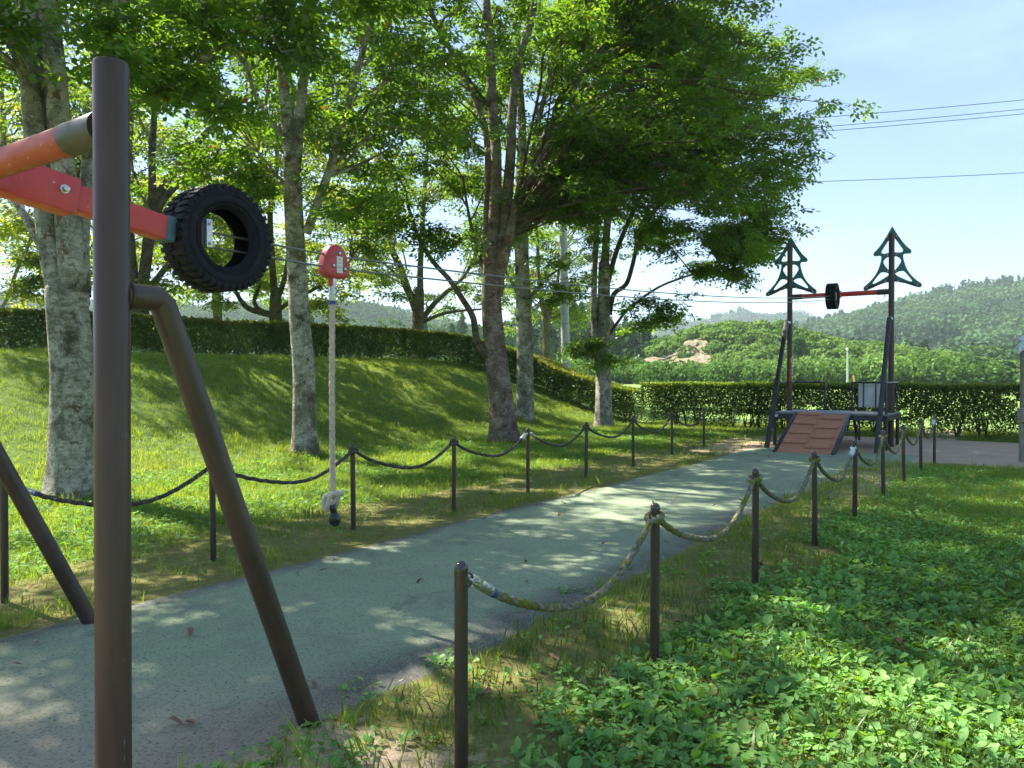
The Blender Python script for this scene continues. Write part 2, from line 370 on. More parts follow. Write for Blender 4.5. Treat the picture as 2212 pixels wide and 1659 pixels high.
teal = rmp(nt, n1, [(.3, (.215, .265, .160)), (.55, (.265, .325, .190)), (.75, (.315, .345, .215))])
grey = rmp(nt, noise(nt, 3.5, 5, .7, v), [(.3, (.075, .070, .055)), (.6, (.155, .140, .110)), (.75, (.24, .20, .155))])
e = math_(nt, 'ADD', attr(nt, 'edge'), math_(nt, 'MULTIPLY', math_(nt, 'SUBTRACT', noise(nt, 2.2, 5, .65, v), .5), .9))
c = mixc(nt, mr(nt, e, .36, .86), teal, grey)
c = mixc(nt, attr(nt, 'tan'), c, rmp(nt, noise(nt, 4, 4, .6, v), [(.3, (.32, .26, .17)), (.7, (.42, .29, .22))]))
c = mixc(nt, mr(nt, n3, .54, .64, 0, .6), c, (.34, .37, .31)); c = mixc(nt, mr(nt, n4, .47, .34, 0, .75), c, (.055, .07, .06))
c = mixc(nt, mr(nt, noise(nt, 2.6, 6, .75, v, .5), .52, .66, 0, .55), c, (.21, .205, .165)); c = mixc(nt, mr(nt, noise(nt, 1.9, 5, .7, v, 1.), .60, .68, 0, .45), c, (.10, .11, .085))
principled(nt, c, .9, 0, math_(nt, 'ADD', n3, n4), .55, .006, .2); MATS['path_mat'] = m
edge = 1-np.clip(dist/.62, 0, 1); edge[:, :K//3] = (1-np.clip(dist/.40, 0, 1))[:, :K//3]
edge *= (1-.75*ss((PW-8)/4)); edge += .10*(1-ss((PW-1.6)/2.4))+.16*ss((PU+3.6)/.9)*(1-ss((PW-3)/3))
tan = np.clip(ss((2.5-PW+.5*(PU+4))/1.6)*.8, 0, 1)
tag(mesh_np('path', np.stack([PX, PY, PZ], -1).reshape(-1, 3), PF, 'path_mat', None, None, True, {'edge': edge.ravel(), 'tan': tan.ravel()}), kind='structure')['label'] = 'green rubber path with a grey worn border'

# ------------------------------------------------------------------ near end frame
UC = -3.68; UL = -4.76; UR = -2.60; V1 = 1.40
vd = uv(0, 1); ud = uv(1, 0)
fr = empty('cableway_end_frame', uv(UC, V1))
tag(fr, 'brown steel end frame nearest the camera with red crossbeam, red arm and black tyre', 'play equipment')
for uu, nm in ((UR, 'near'), (UL, 'far')):
    MB().lathe(uv(uu, V1, -.3), (0, 0, 1), [(0, .057), (2.86, .057), (2.872, .054), (2.876, .046), (2.868, .043), (2.86, .0)], 32).build('mast', 'brown_paint', fr)
    b = MB(); pts = [uv(uu, V1, 1.785), uv(uu, V1+.135, 1.785)]
    b.tube(pts, .0445, 24, False); b2 = [uv(uu, V1+.04, 1.785), uv(uu, V1+.165, 1.785), uv(uu, V1+.185, 1.768), uv(uu, 2.28 if nm == 'near' else 2.46, -.06)]
    b = MB(); b.tube(b2, .0455, 28)
    leg = b.build('leg', 'brown_leg', fr)
    w = MB(); th = np.linspace(0, 2*np.pi, 25); cc = uv(uu, V1+.056, 1.785)
    w.tube([cc+ud*.047*math.cos(t)+np.array((0, 0, .047*math.sin(t))) for t in th], .006, 6, False); w.build('weld', 'brown_paint', leg)
zb = 2.36
MB().tube([uv(UL+.05, V1, zb), uv(UL+.30, V1, zb)], .058, 28).build('sleeve', 'sleeve_olive', fr)
MB().tube([uv(UR-.05, V1, zb), uv(UR-.27, V1, zb), uv(UR-.272, V1, zb)], .058, 28).build('sleeve', 'sleeve_olive', fr)
MB().tube([uv(UL+.25, V1, zb), uv(UR-.22, V1, zb)], .0545, 32).build('crossbeam', 'red_faded', fr)
for uu in (UR-.10, UL+.1): MB().lathe(uv(uu, V1+.01, zb-.085), (0, 0, 1), [(0, .012), (.012, .013), (.014, .007), (.06, .007)], 10).build('bolt', 'steel', fr)
# arm + bracket
def az(v): return 2.375-.155*(v-1.52)
b = MB(); b.bar(uv(UC, 1.44, az(1.46)), uv(UC, 1.80, az(1.80)), .125, .165); b.build('bracket', 'red_paint', fr, bevel=.006)
b = MB(); b.bar(uv(UC, 1.36, az(1.46)-.055), uv(UC, 1.50, az(1.46)-.055), .17, .06); b.build('bracket', 'red_paint', fr, bevel=.005)
b = MB(); b.bar(uv(UC, 1.74, az(1.74)), uv(UC, 2.27, az(2.27)), .1, .118); arm = b.build('arm', 'red_paint', fr, bevel=.006)
b = MB(); b.lathe(uv(UC+.0625, 1.735, az(1.73)+.01), ud, [(0, .021), (.004, .021), (.005, .0135), (.024, .0135), (.025, .011)], 8); b.build('bolt', 'steel', fr)
b = MB(); b.bar(uv(UC, 2.235, az(2.235)), uv(UC, 2.29, az(2.29)), .112, .13); b.build('end_cap', 'blue_cap', arm, bevel=.012)
# tyre
def tyre(u0, v0, z0, Rt, wid, parent):
    b = MB(); n = 96; h = wid/2; r = 0.5*Rt+.01
    prof = [(-h*.62, r), (-h*.8, r+.012), (-h*.95, r+.03), (-h*1.02, Rt*.72), (-h*1.0, Rt*.86), (-h*.93, Rt*.955), (-h*.55, Rt*.965), (0, Rt*.97),
            (h*.55, Rt*.965), (h*.93, Rt*.955), (h*1.0, Rt*.86), (h*1.02, Rt*.72), (h*.95, r+.03), (h*.8, r+.012), (h*.62, r), (h*.70, r+.05), (h*.8, Rt*.8), (0, Rt*.9), (-h*.8, Rt*.8), (-h*.70, r+.05)]
    c = uv(u0, v0, z0); V = []; k = len(prof)
    for i in range(n):
        a = 2*math.pi*i/n; d = vd*math.cos(a)+np.array((0, 0, 1.))*math.sin(a)
        for t, q in prof: V.append(c+ud*t+d*q)
    Fs = [(i*k+j, i*k+(j+1) % k, ((i+1) % n)*k+(j+1) % k, ((i+1) % n)*k+j) for i in range(n) for j in range(k)]
    b.add(V, Fs)
    o = b.build('tyre', 'rubber', parent, angle=50); o['label'] = 'black rubber tyre with chunky tread'
    t = MB(); nb = 40
    for i in range(nb):
        a = 2*math.pi*i/nb
        for s in (-1, 1):
            aa = a+(.5 if s > 0 else 0)*2*math.pi/nb
            d = vd*math.cos(aa)+np.array((0, 0, 1.))*math.sin(aa); tg = -vd*math.sin(aa)+np.array((0, 0, 1.))*math.cos(aa)
            cc = c+ud*s*h*.60+d*Rt*.965; t.box(cc, ud*h*.40, tg*Rt*.047, d*Rt*.035)
            cc = c+ud*s*h*.97+d*Rt*.925; t.box(cc, ud*h*.045, tg*Rt*.040, d*Rt*.045)
            if i % 2 == 0:
                cc = c+ud*s*h*.18+d*Rt*.97; t.box(cc, ud*h*.2+tg*.01*s, tg*Rt*.04, d*Rt*.028)
    t.build('tread', 'rubber', o, bevel=.002)
    g = MB()
    for s in (-1, 1):
        for q in (.62, .68, .83):
            th = np.linspace(0, 2*np.pi, 73)[:-1]; pts = [c+ud*s*(h*1.018)+(vd*math.cos(a)+np.array((0, 0, 1.))*math.sin(a))*Rt*q for a in th]; pts.append(pts[0])
            g.tube(pts, .0025, 5, False)
    g.build('sidewall_ridge', 'rubber', o)
    return o
tz = 2.255
tyre(UC, 2.565, tz, .285, .20, fr)
b = MB(); b.box(uv(UC+.03, 2.49, tz+.02), ud*.006, vd*.018, (0, 0, .075)); b.build('anchor_plate', 'steel', fr, bevel=.002)
b = MB(); b.box(uv(UC-.02, 2.46, tz+.02), ud*.045, vd*.012, (0, 0, .09)); b.build('anchor_block', 'dark_metal', fr, bevel=.002)
for dz in (.07, -.035):
    b = MB(); b.lathe(uv(UC+.036, 2.49, tz+dz), ud, [(0, .009), (.008, .009), (.009, .005), (.014, .005)], 8); b.build('bolt', 'steel', fr)

# ------------------------------------------------------------------ cables + trolley
def cz(v): return 2.275+.0488*(v-3.4)+.0026*(v-3.4)*(v-9.24) if v > 3.4 else 2.275+(3.4-v)*.012
for k, (dz, lab) in enumerate(((0, 'upper grey steel cable of the pair running from the near tyre to the platform'), (-.078, 'lower grey steel cable of the pair running from the near tyre to the platform'))):
    vs = np.linspace(2.48, 17.9, 60); b = MB(); b.tube([uv(UC, q, cz(q)+dz) for q in vs], .0062, 8)
    tag(b.build('steel_cable', 'cable_steel'), lab, 'cable', 'cables of the cableway')
VT = 3.40; tr = empty('cableway_trolley', uv(UC, VT, cz(VT)))
tag(tr, 'red trolley on the two cables with a white rope, knot and black end weight', 'play equipment')
out = [(0, .108), (.04, .098), (.07, .068), (.092, .02), (.106, -.045), (.108, -.078), (.088, -.098), (.045, -.108), (0, -.112), (-.045, -.106), (-.086, -.092), (-.105, -.07), (-.103, -.035), (-.09, .02), (-.07, .066), (-.04, .097)]
sm_ = smoothpath([(a, b_, 0) for a, b_ in out+[out[0]]], 49)[:-1]
b = MB(); n = len(sm_); V = []; zc = cz(VT)-.035
lay = [(-.040, .80), (-.036, .92), (-.028, .985), (-.012, 1.0), (.012, 1.0), (.028, .985), (.036, .92), (.040, .80)]
for t, s in lay:
    for q in sm_: V.append(uv(UC+t, VT+q[0]*s, zc+q[1]*s))
Fs = [(i*n+j, i*n+(j+1) % n, (i+1)*n+(j+1) % n, (i+1)*n+j) for i in range(len(lay)-1) for j in range(n)]
Fs += [tuple(range(n)), tuple(range((len(lay)-1)*n, len(lay)*n))]
b.add(V, Fs); b.build('housing', 'red_housing', tr)
b = MB(); b.tube([uv(UC, VT-.02, zc-.10), uv(UC, VT-.02, zc-.16)], .02, 12); b.build('neck', 'red_housing', tr)
for q in ((.012, .05), (-.038, -.032), (.058, -.045)):
    b = MB(); b.lathe(uv(UC+.040, VT+q[0], zc+q[1]), ud, [(0, .014), (.002, .014)], 12); rec = b.build('bolt_recess', 'black_plastic', tr)
    b = MB(); b.lathe(uv(UC+.042, VT+q[0], zc+q[1]), ud, [(0, .0105), (.003, .0105), (.005, .007)], 12); b.build('bolt', 'steel', rec)
b = MB(); b.box(uv(UC+.0405, VT+.014, zc-.022), ud*.0008, vd*.024, (0, 0, .052)); st = b.build('sticker', 'white_paint', tr, False); st['label'] = 'white warning sticker with yellow triangle'
b = MB(); b.add([uv(UC+.0418, VT+.014+q, zc+w) for q, w in ((-.013, .002), (.013, .002), (0, .026))], [(0, 1, 2)]); b.build('warning_triangle', 'yellow_paint', st, False)
b = MB(); b.box(uv(UC+.0425, VT+.014, zc+.014), ud*.0002, vd*.0014, (0, 0, .005)); b.box(uv(UC+.0425, VT+.014, zc+.0055), ud*.0002, vd*.0014, (0, 0, .0014))
for k, (w, L) in enumerate(((-.008, .015), (-.014, .015), (-.030, .016), (-.037, .016), (-.044, .017), (-.058, .010))): b.box(uv(UC+.0417, VT+.014, zc+w), ud*.0003, vd*L, (0, 0, .0016))
b.build('sticker_text', 'text_grey', st, False)
rv = VT-.012; rz1 = 2.06
b = MB(); b.tube([uv(UC, rv, 2.125), uv(UC, rv, 1.99)], [.023, .023], 16)
for s in (-1, 1): b.box(uv(UC+.02*s, rv+.004, 2.13), ud*.003, vd*.016, (0, 0, .035))
b.build('rope_clamp', 'steel', tr, bevel=.001)
for w in (2.15, 2.07, 2.03): 
    b = MB(); b.lathe(uv(UC+.02, rv+.012, w), ud, [(0, .007), (.012, .007)], 6); b.build('bolt', 'steel', tr)
b = MB(); b.tube([uv(UC, rv, 1.992), uv(UC, rv, 1.965)], .0205, 16); b.build('band', 'blue_band', tr)
zs = np.linspace(1.97, .775, 420)
b = MB(); b.tube([uv(UC, rv-.004*math.sin((1.97-q)*3), q) for q in zs], .0185, 24, True, lambda i, th: 1.06-.30*np.abs(np.sin(1.5*th+i*.165))**4); b.build('rope', 'rope_white', tr)
b = MB(); t = np.linspace(0, 1, 160); kp = []
for q in t:
    a = 2*np.pi*q*2.0; kp.append(uv(UC+.038*math.cos(a*1.5), rv+.044*math.sin(a), .735+.048*math.cos(a*1.5+.6)+.015*math.sin(3*a)))
b.tube(kp, .0165, 14, True, lambda i, th: 1-.12*np.abs(np.sin(1.5*th+i*.3))**3); b.build('knot', 'knot_white', tr)
b = MB(); ax = np.array(vd)*.22+np.array((0, 0, -1.)); b.lathe(uv(UC, rv-.005, .70), ax, [(0, .018), (.005, .021), (.05, .019), (.055, .024), (.085, .034), (.10, .037), (.118, .036), (.135, .027), (.146, .012), (.15, .001)], 24); b.build('end_weight', 'black_plastic', tr)

# ------------------------------------------------------------------ far platform
V2 = 18.6; pf = empty('cableway_platform', uv(UC, 17.9))
tag(pf, 'brown start platform with tree-shaped panels, ramp and railings at the end of the path', 'play equipment')
zb2 = 3.40
for uu in (UL, UR):
    b = MB(); b.tube([uv(uu, V2, -.1), uv(uu, V2, 4.66)], .06, 20); b.build('mast', 'brown_paint', pf)
    b = MB(); b.bar(uv(uu, V2-1.88, -.05), uv(uu, V2-.27, 2.80), .085, .085)
    for s in (-1, 1): b.bar(uv(uu+.0435*s, V2-1.87, 0), uv(uu+.0435*s, V2-.29, 2.78), .004, .03)
    st = b.build('strut', 'dark_metal', pf, bevel=.006)
    b = MB(); b.bar(uv(uu, V2-.30, 2.80), uv(uu, V2-.05, 2.80), .075, .05); b.build('bracket', 'steel', st, bevel=.003)
for a, c2 in ((UL, UL+.28), (UR, UR-.28)):
    b = MB(); b.tube([uv(a, V2, zb2), uv(c2, V2, zb2)], .062, 20); sl = b.build('sleeve', 'brown_leg', pf)
    b = MB(); b.tube([uv((a+c2)/2, V2, zb2-.05), uv((a+c2)/2, V2, zb2-.12)], .012, 8); b.build('bolt', 'steel', sl)
b = MB(); b.tube([uv(UL+.27, V2, zb2), uv(UR-.27, V2, zb2)], .055, 20); b.build('crossbeam', 'red_paint', pf)
b = MB(); b.bar(uv(UC, 18.53, 3.395), uv(UC, 18.22, 3.36), .14, .17); b.build('bracket', 'red_paint', pf, bevel=.006)
tyre(UC, 17.94, 3.30, .285, .20, pf)
b = MB(); b.box(uv(UC+.03, 18.0, 3.30), ud*.035, vd*.03, (0, 0, .09)); b.build('anchor_plate', 'galv', pf)
# tree shaped panels
def panel(u0):
    v0 = V2+.085; z0 = 4.83
    def refl(p): return [(-a, b_) for a, b_ in p[::-1]]
    right = [(0, 0), (.055, -.10), (.14, -.25), (.25, -.42), (.36, -.54), (.375, -.585), (.35, -.615), (.24, -.615), (.215, -.65), (.225, -.75), (.28, -.93), (.37, -1.09), (.50, -1.23), (.57, -1.29), (.575, -1.34), (.53, -1.365), (.38, -1.31), (.2, -1.235), (0, -1.205)]
    outer = right+[(-a, b_) for a, b_ in right[::-1][1:-1]]
    top = [(0, -.20), (.06, -.27), (.21, -.51), (.21, -.56), (.17, -.585), (.08, -.575), (0, -.56)]; top = top+[(-a, b_) for a, b_ in top[::-1][1:-1]]
    mid = [(0, -.655), (.09, -.66), (.165, -.72), (.175, -.79), (.11, -.90), (.05, -.965), (0, -.975)]; mid = mid+[(-a, b_) for a, b_ in mid[::-1][1:-1]]
    low = [(.055, -1.035), (.12, -.995), (.20, -.985), (.25, -1.01), (.39, -1.20), (.37, -1.235), (.22, -1.16), (.09, -1.08)]; lowl = [(-a, b_) for a, b_ in low]
    cu = bpy.data.curves.new('panel', 'CURVE'); cu.dimensions = '2D'; cu.fill_mode = 'BOTH'; cu.extrude = .0085; cu.bevel_depth = .004; cu.bevel_resolution = 1
    for pl_ in (outer, top, mid, low, lowl):
        pp = smoothpath([(a, b_, 0) for a, b_ in pl_+[pl_[0]]], len(pl_)*4+1)[:-1]
        if pl_ is outer: pp = np.array([q for q in pp])
        s = cu.splines.new('POLY'); s.points.add(len(pp)-1); s.use_cyclic_u = True
        for i, q in enumerate(pp): s.points[i].co = (q[0], q[1], 0, 1)
    to = bpy.data.objects.new('tmp', cu); COL.objects.link(to); dg = bpy.context.evaluated_depsgraph_get()
    me = bpy.data.meshes.new_from_object(to.evaluated_get(dg)); bpy.data.objects.remove(to)
    o0 = uv(u0, v0, z0)
    for vv in me.vertices:
        q = vv.co; w = o0+ud*q.x+np.array((0, 0, 1.))*q.y+vd*q.z; vv.co = w
    me.materials.clear(); me.materials.append(MATS['teal_plastic'])
    o = bpy.data.objects.new('tree_panel', me); COL.objects.link(o); setpar(o, pf)
    b = MB(); b.tube([uv(u0-.53, v0-.02, z0-1.315), uv(u0, v0-.02, z0-1.17)], .02, 8); b.tube([uv(u0+.53, v0-.02, z0-1.315), uv(u0, v0-.02, z0-1.17)], .02, 8); 
    b.build('panel_rib', 'brown_leg', o)
    for a, c2 in ((-.09, -.22), (.09, -.22), (.085, -.62), (-.085, -.62), (.08, -.98), (-.08, -.98), (-.5, -1.31), (.5, -1.31), (.13, -1.20), (-.13, -1.20)): MB().lathe(uv(u0+a, v0-.035, z0+c2), -vd, [(0, .014), (.012, .014)], 8).build('bolt', 'steel', o)
panel(UL); panel(UR)
# deck
DZ = .745; d0, d1 = 17.5, 19.25; ul, ur = -4.86, -2.50
b = MB(); b.box(uv((ul+ur)/2, (d0+d1)/2, DZ-.015), ud*(ur-ul)/2, vd*(d1-d0)/2, (0, 0, .015)); b.build('deck', 'deck_grey', pf, bevel=.004)
b = MB(); 
for (p0, p1) in (((ul+.03, d0+.02), (ur-.03, d0+.02)), ((ul+.03, d1-.03), (ur-.03, d1-.03)), ((ul+.03, d0+.04), (ul+.03, d1-.05)), ((ur-.03, d0+.04), (ur-.03, d1-.05))): b.bar(uv(*p0, DZ-.085), uv(*p1, DZ-.085), .05, .105)
b.build('deck_frame', 'dark_metal', pf)
for a, c2 in ((ul+.05, d0+.05), (ur-.05, d0+.05), (ul+.05, d1-.06), (ur-.05, d1-.06)):
    b = MB(); b.tube([uv(a, c2, -.05), uv(a, c2, DZ-.03)], .04, 14); b.build('leg', 'dark_metal', pf)
b = MB(); b.lathe(uv(ul+.10, d0-.012, DZ-.075), -vd, [(0, .036), (.004, .036)], 16); b.build('maker_disc', 'board_white', pf)
# ramp
rl, rr_ = -4.31, -3.27; f0 = uv(0, 15.86, .02); 
def rp(u, t, dz=0): return uv(u, 15.86+t*(17.52-15.86), .02+t*(DZ-.03)+dz)
b = MB(); b.add([rp(rl, 0), rp(rr_, 0), rp(rr_, 1), rp(rl, 1), rp(rl, 0, -.03), rp(rr_, 0, -.03), rp(rr_, 1, -.03), rp(rl, 1, -.03)], [(0, 1, 2, 3), (4, 7, 6, 5), (0, 4, 5, 1), (1, 5, 6, 2), (2, 6, 7, 3), (3, 7, 4, 0)])
ramp = b.build('ramp', 'ramp_brown', pf, False)
b = MB()
for k in range(46):
    t = .012+k*.0213
    b.bar(rp(rl+.02, t, .002), rp(rr_-.02, t, .002), .011, .006)
b.build('ramp_ribs', 'ramp_brown', ramp, False)
for k in range(4):
    for s, t in ((0, .97-.245*k), (1, .875-.245*k)):
        a = rl+.05 if s == 0 else rl+.50; w = .46
        b = MB(); b.bar(rp(a, t-.02, .04), rp(a+w, t-.02, .04), .09, .062); b.build('cleat', 'ramp_brown', ramp, False, bevel=.003)
for uu in (rl-.035, rr_+.035):
    b = MB(); b.bar(rp(uu, -.03, -.01), rp(uu, 1.0, -.01), .055, .09); b.build('side_rail', 'dark_metal', ramp, bevel=.005)
# railings
def rail(pts, name='railing', r=.021, k=None):
    b = MB(); pts = [uv(*p) for p in pts]; b.tube(pts, r, 12); return b
rz = 1.405
def rounded(pts, r=.07):
    out = [np.array(pts[0], float)]
    for i in range(1, len(pts)-1):
        p = np.array(pts[i], float); a = np.array(pts[i-1], float)-p; c = np.array(pts[i+1], float)-p; a /= np.linalg.norm(a); c /= np.linalg.norm(c)
        for t in np.linspace(0, 1, 6): out.append(((1-t)**2)*(p+a*r)+2*t*(1-t)*p+t*t*(p+c*r))
    out.append(np.array(pts[-1], float)); return out
for (uo, ui) in ((ul+.05, -4.10), (ur-.05, -3.50)):
    b = MB(); b.tube([uv(*q) for q in rounded([(uo, d0+.06, DZ-.05), (uo, d0+.06, rz), (uo, d1-.06, rz), (ui, d1-.06, rz), (ui, d1-.06, DZ-.05)])], .021, 12); rl_ = b.build('railing', 'dark_metal', pf)
    b = MB()
    ks = [(uo, d0+.06+(d1-d0-.12)*t) for t in np.linspace(.14, 1, 7)]
    for a, c2 in ks: b.tube([uv(a, c2, DZ), uv(a, c2, rz)], .008, 8, False)
    if uo > -3: b.build('baluster', 'dark_metal', rl_)
    b = MB(); b.tube([uv(*q) for q in rounded([(ui, d1-.06, rz-.10), (ui+.005, d1+.10, rz-.12), (ui+.01, d1+.80, .62), (ui+.01, d1+.80, 0)])], .019, 10); b.build('stair_rail', 'dark_metal', pf)
    b = MB(); b.tube([uv(ui, d1-.04, DZ-.06), uv(ui, d1+.82, .02)], .028, 8); b.build('stringer', 'dark_metal', pf)
for k in range(3):
    b = MB(); b.box(uv(-3.80, d1+.12+.24*k, DZ-.18*(k+1)), ud*.30, vd*.11, (0, 0, .014)); b.build('stair_tread', 'deck_grey', pf, bevel=.003)
b = MB(); b.bar(uv(-3.45, d1-.2, DZ-.1), uv(-3.2, d0+.6, 0), .03, .03); b.build('brace', 'dark_metal', pf)
b = MB(); b.box(uv(-3.135, d1-.02, 1.105), ud*.235, vd*.012, (0, 0, .275)); sb = b.build('sign_board', 'board_white', pf, False, bevel=.004); sb['label'] = 'white board seen from behind on the railing'
for uu in (-3.26, -3.00):
    b = MB(); b.box(uv(uu, d1-.058, 1.105), ud*.013, vd*.010, (0, 0, .29)); b.build('sign_bar', 'dark_metal', sb)
for w in (.875, 1.335):
    b = MB(); b.box(uv(-3.13, d1-.043, w), ud*.19, vd*.010, (0, 0, .016)); b.build('clamp', 'galv', sb, bevel=.002)
# sign wrapped on left mast
def wrap(name, z0, z1, mat, parent, r=.0625, a0=-55, a1=75, hole=None):
    b = MB(); V = []; n = 14; base = math.atan2(-(V2), 1)
    cc = uv(UL, V2)
    dirn = math.atan2(-cc[1], -cc[0])
    for i in range(n):
        a = dirn+R(a0+(a1-a0)*i/(n-1))
        for z in (z0, z1): V.append((cc[0]+r*math.cos(a), cc[1]+r*math.sin(a), z))
    b.add(V, [(2*i, 2*i+2, 2*i+3, 2*i+1) for i in range(n-1)]); return b.build(name, mat, parent)
sg = wrap('warning_sign', 1.44, 1.86, 'sign_red', pf, .0625, 0, 120); sg['label'] = 'red vertical sign wrapped round the mast'
b = MB(); cc = uv(UL, V2); dn = math.atan2(-cc[1], -cc[0])+R(58)
cd = np.array((math.cos(dn), math.sin(dn), 0)); tdn = np.array((-math.sin(dn), math.cos(dn), 0)); c0 = cc+cd*.069+np.array((0, 0, 1.92))
b.tube([c0+tdn*.038*math.cos(t)+np.array((0, 0, .062*math.sin(t))) for t in np.linspace(0, 2*np.pi, 25)], .008, 6, False); b.build('ring_mark', 'white_paint', sg)
sgr = wrap('sign_head', 1.862, 1.985, 'sign_red', pf, .0626, 0, 120)
for k in range(4): b = MB(); b.box(cc+cd*.066+np.array((0, 0, 1.78-.085*k)), tdn*.017, cd*.0015, (0, 0, .022)); b.build('sign_character', 'white_paint', sg)

# ------------------------------------------------------------------ rope barriers
RIGHT = [(996, 2.73), (1414.5, 4.0), (1632, 5.53), (1761, 6.88), (1847, 8.1), (1909, 9.6), (1953, 10.8), (1990, 12.25), (2019, 13.4)]
LEFT = [(8, 5.13), (460, 6.3), (763, 7.6), (980, 8.6), (1140.5, 10.08), (1266, 11.5), (1368, 13.1), (1452, 15.0), (1521, 16.7)]
ORD = ['first', 'second', 'third', 'fourth', 'fifth', 'sixth', 'seventh', 'eighth', 'ninth']
def post_pos(lst): return [np.array(((x-CX)/F*Y, Y, float(gz((x-CX)/F*Y, Y)))) for x, Y in lst]
PR, PL = post_pos(RIGHT), post_pos(LEFT)
proto_post = None
def make_post(pos, label, group):
    global proto_post
    if proto_post is None:
        r = empty('barrier_post', (0, 0, 0))
        MB().lathe((0, 0, -.15), (0, 0, 1), [(0, .0245), (.965, .0245), (.968, .0245)], 24).build('tube', 'post_brown', r)
        MB().lathe((0, 0, .818), (0, 0, 1), [(0, .0252), (.008, .0252), (.018, .0235), (.026, .018), (.031, .010), (.033, .001)], 24).build('cap', 'black_plastic' if False else 'post_cap', r)
        proto_post = r; o = r
    else:
        o = proto_post.copy(); COL.objects.link(o); o.parent = None
        for ch in proto_post.children:
            c = ch.copy(); COL.objects.link(c); c.parent = o; c.matrix_parent_inverse = Matrix()
    o.location = pos; tag(o, label, 'post', group)
    o.rotation_euler = (rng.normal(0, .008), rng.normal(0, .008), rng.uniform(0, 6)); return o
simple('post_cap', (.03, .022, .022), (.055, .04, .04), 12, .16, .2, .1, .001, (1, 1, 1), .8)
for i, p in enumerate(PR):
    lab = ('%s brown rope post from the camera in the row right of the path' % ORD[i]) if i else 'closest brown rope post, right of the path, with a steel rope clamp on it'
    if i == 4: lab = 'fifth brown rope post in the right row, with white clamp and pale blue band'
    if i == 8: lab = 'last and farthest brown rope post in the right row, on the sandy ground'
    make_post(p, lab, 'rope posts right of the path')
for i, p in enumerate(PL):
    lab = '%s brown rope post from the camera in the row left of the path' % ORD[i]
    if i == 0: lab = 'brown rope post at the left edge of the photo, left of the slanted legs'
    if i == 4: lab = 'brown rope post in the left row with steel clamps on both sides, by the trunk'
    if i == 8: lab = 'last brown rope post of the left row, near the platform'
    make_post(p, lab, 'rope posts left of the path')
def braid(f=3, g=.5): return lambda i, th: 1+.085*np.sin(f*th+i*g)*1.0+.085*np.sin(f*th-i*g)
def clamp(root, p, d, pale=False):
    """steel clamp starting at the post surface point p going in direction d (unit)"""
    d = d/np.linalg.norm(d); L = .115; side = np.cross(d, (0, 0, 1.)); side /= np.linalg.norm(side)
    b = MB(); b.tube([p+d*.02, p+d*(.02+L)], .021, 16); 
    for s in (-1, 1): b.box(p+d*.018+side*s*.0195, d*.030, side*.0025, np.cross(side, d)*.015)
    c = b.build('rope_clamp', 'board_white' if pale else 'steel', root, bevel=.001)
    for t in (.012, .075, .105):
        bb = MB(); q = p+d*t-side*.034; bb.lathe(q, side, [(0, .005), (.004, .009), (.012, .009), (.06, .009), (.066, .009), (.07, .005)], 8); bb.build('bolt', 'steel', c)
    b = MB(); b.tube([p+d*(.02+L), p+d*(.045+L)], .0195, 16); b.build('band', 'blue_band_pale' if pale else 'blue_band', root)
    return p+d*(.04+L), L
def ring(root, p, d, r=.024):
    side = np.array((0, 0, 1.)); d = d/np.linalg.norm(d)
    b = MB(); b.tube([p+d*r*.8+d*r*math.cos(t)+side*r*math.sin(t) for t in np.linspace(0, 2*np.pi, 19)], .0045, 8, False); b.build('ring', 'post_brown', root)
def span(A, B, mat, label, group, ca=False, cb=False, knotb=True, sag=.27, pale=False, hi=False):
    root = empty('barrier_rope', tuple((A+B)/2)); tag(root, label, 'rope', group)
    d = B-A; d[2] = 0; d /= np.linalg.norm(d); za = np.array((0, 0, .775))
    a = A+za+d*.026; c = B+za-d*.026; L = np.linalg.norm(c-a)
    def para(t): return a*(1-t)+c*t-np.array((0, 0, 4*sag*t*(1-t)))*(1-.10*np.sin(2*np.pi*t)*1.0)
    t0 = 0.; t1 = 1.
    if ca:
        ring(root, a-d*.005, d); dd = para(.10)-a; e, _ = clamp(root, a+d*.03, dd, pale); a2 = e
    if cb:
        ring(root, c+d*.005, -d); dd = para(.90)-c; e, _ = clamp(root, c-d*.03, dd, pale); c2 = e
    n = 240 if hi else 70; ts = np.linspace(.10 if ca else 0, .90 if cb else 1, n); pts = np.array([para(t) for t in ts])
    if ca: w = np.clip(1-(ts-.10)/.25, 0, 1)[:, None]; pts = pts+(a2-pts[0])*w
    if cb: w = np.clip(1-(.90-ts)/.25, 0, 1)[:, None]; pts = pts+(c2-pts[-1])*w
    b = MB(); b.tube(pts, .0165, 20 if hi else 12, True, braid(4, .55) if hi else braid(3, 1.1)); b.build('rope', mat, root)
    if not cb and knotb:
        kb = MB(); cc = B+np.array((0, 0, .775)); dn = -B/np.linalg.norm(B)
        th = np.linspace(0, 2*np.pi*1.9, 60); kb.tube([cc+np.array((math.cos(q), math.sin(q), 0))*(.036+.003*math.sin(3*q))+np.array((0, 0, .014*math.sin(q*1.05+.5))) for q in th], .0165, 14, True, braid(4, .5)); kb.build('knot', mat, root)
        ring(root, B+np.array((0, 0, .79))-d*.024, -d, .02)
for i in range(8):
    lab = 'mossy sagging rope between the %s and %s posts of the right row' % (ORD[i], ORD[i+1])
    if i == 0: lab = 'nearest mossy braided rope sagging from the closest post on the right of the path'
    span(PR[i].copy(), PR[i+1].copy(), 'rope_mossy', lab, 'sagging ropes right of the path', ca=(i == 0), cb=(i in (3, 7)), sag=.27, pale=(i in (3, 7)), hi=i < 4)
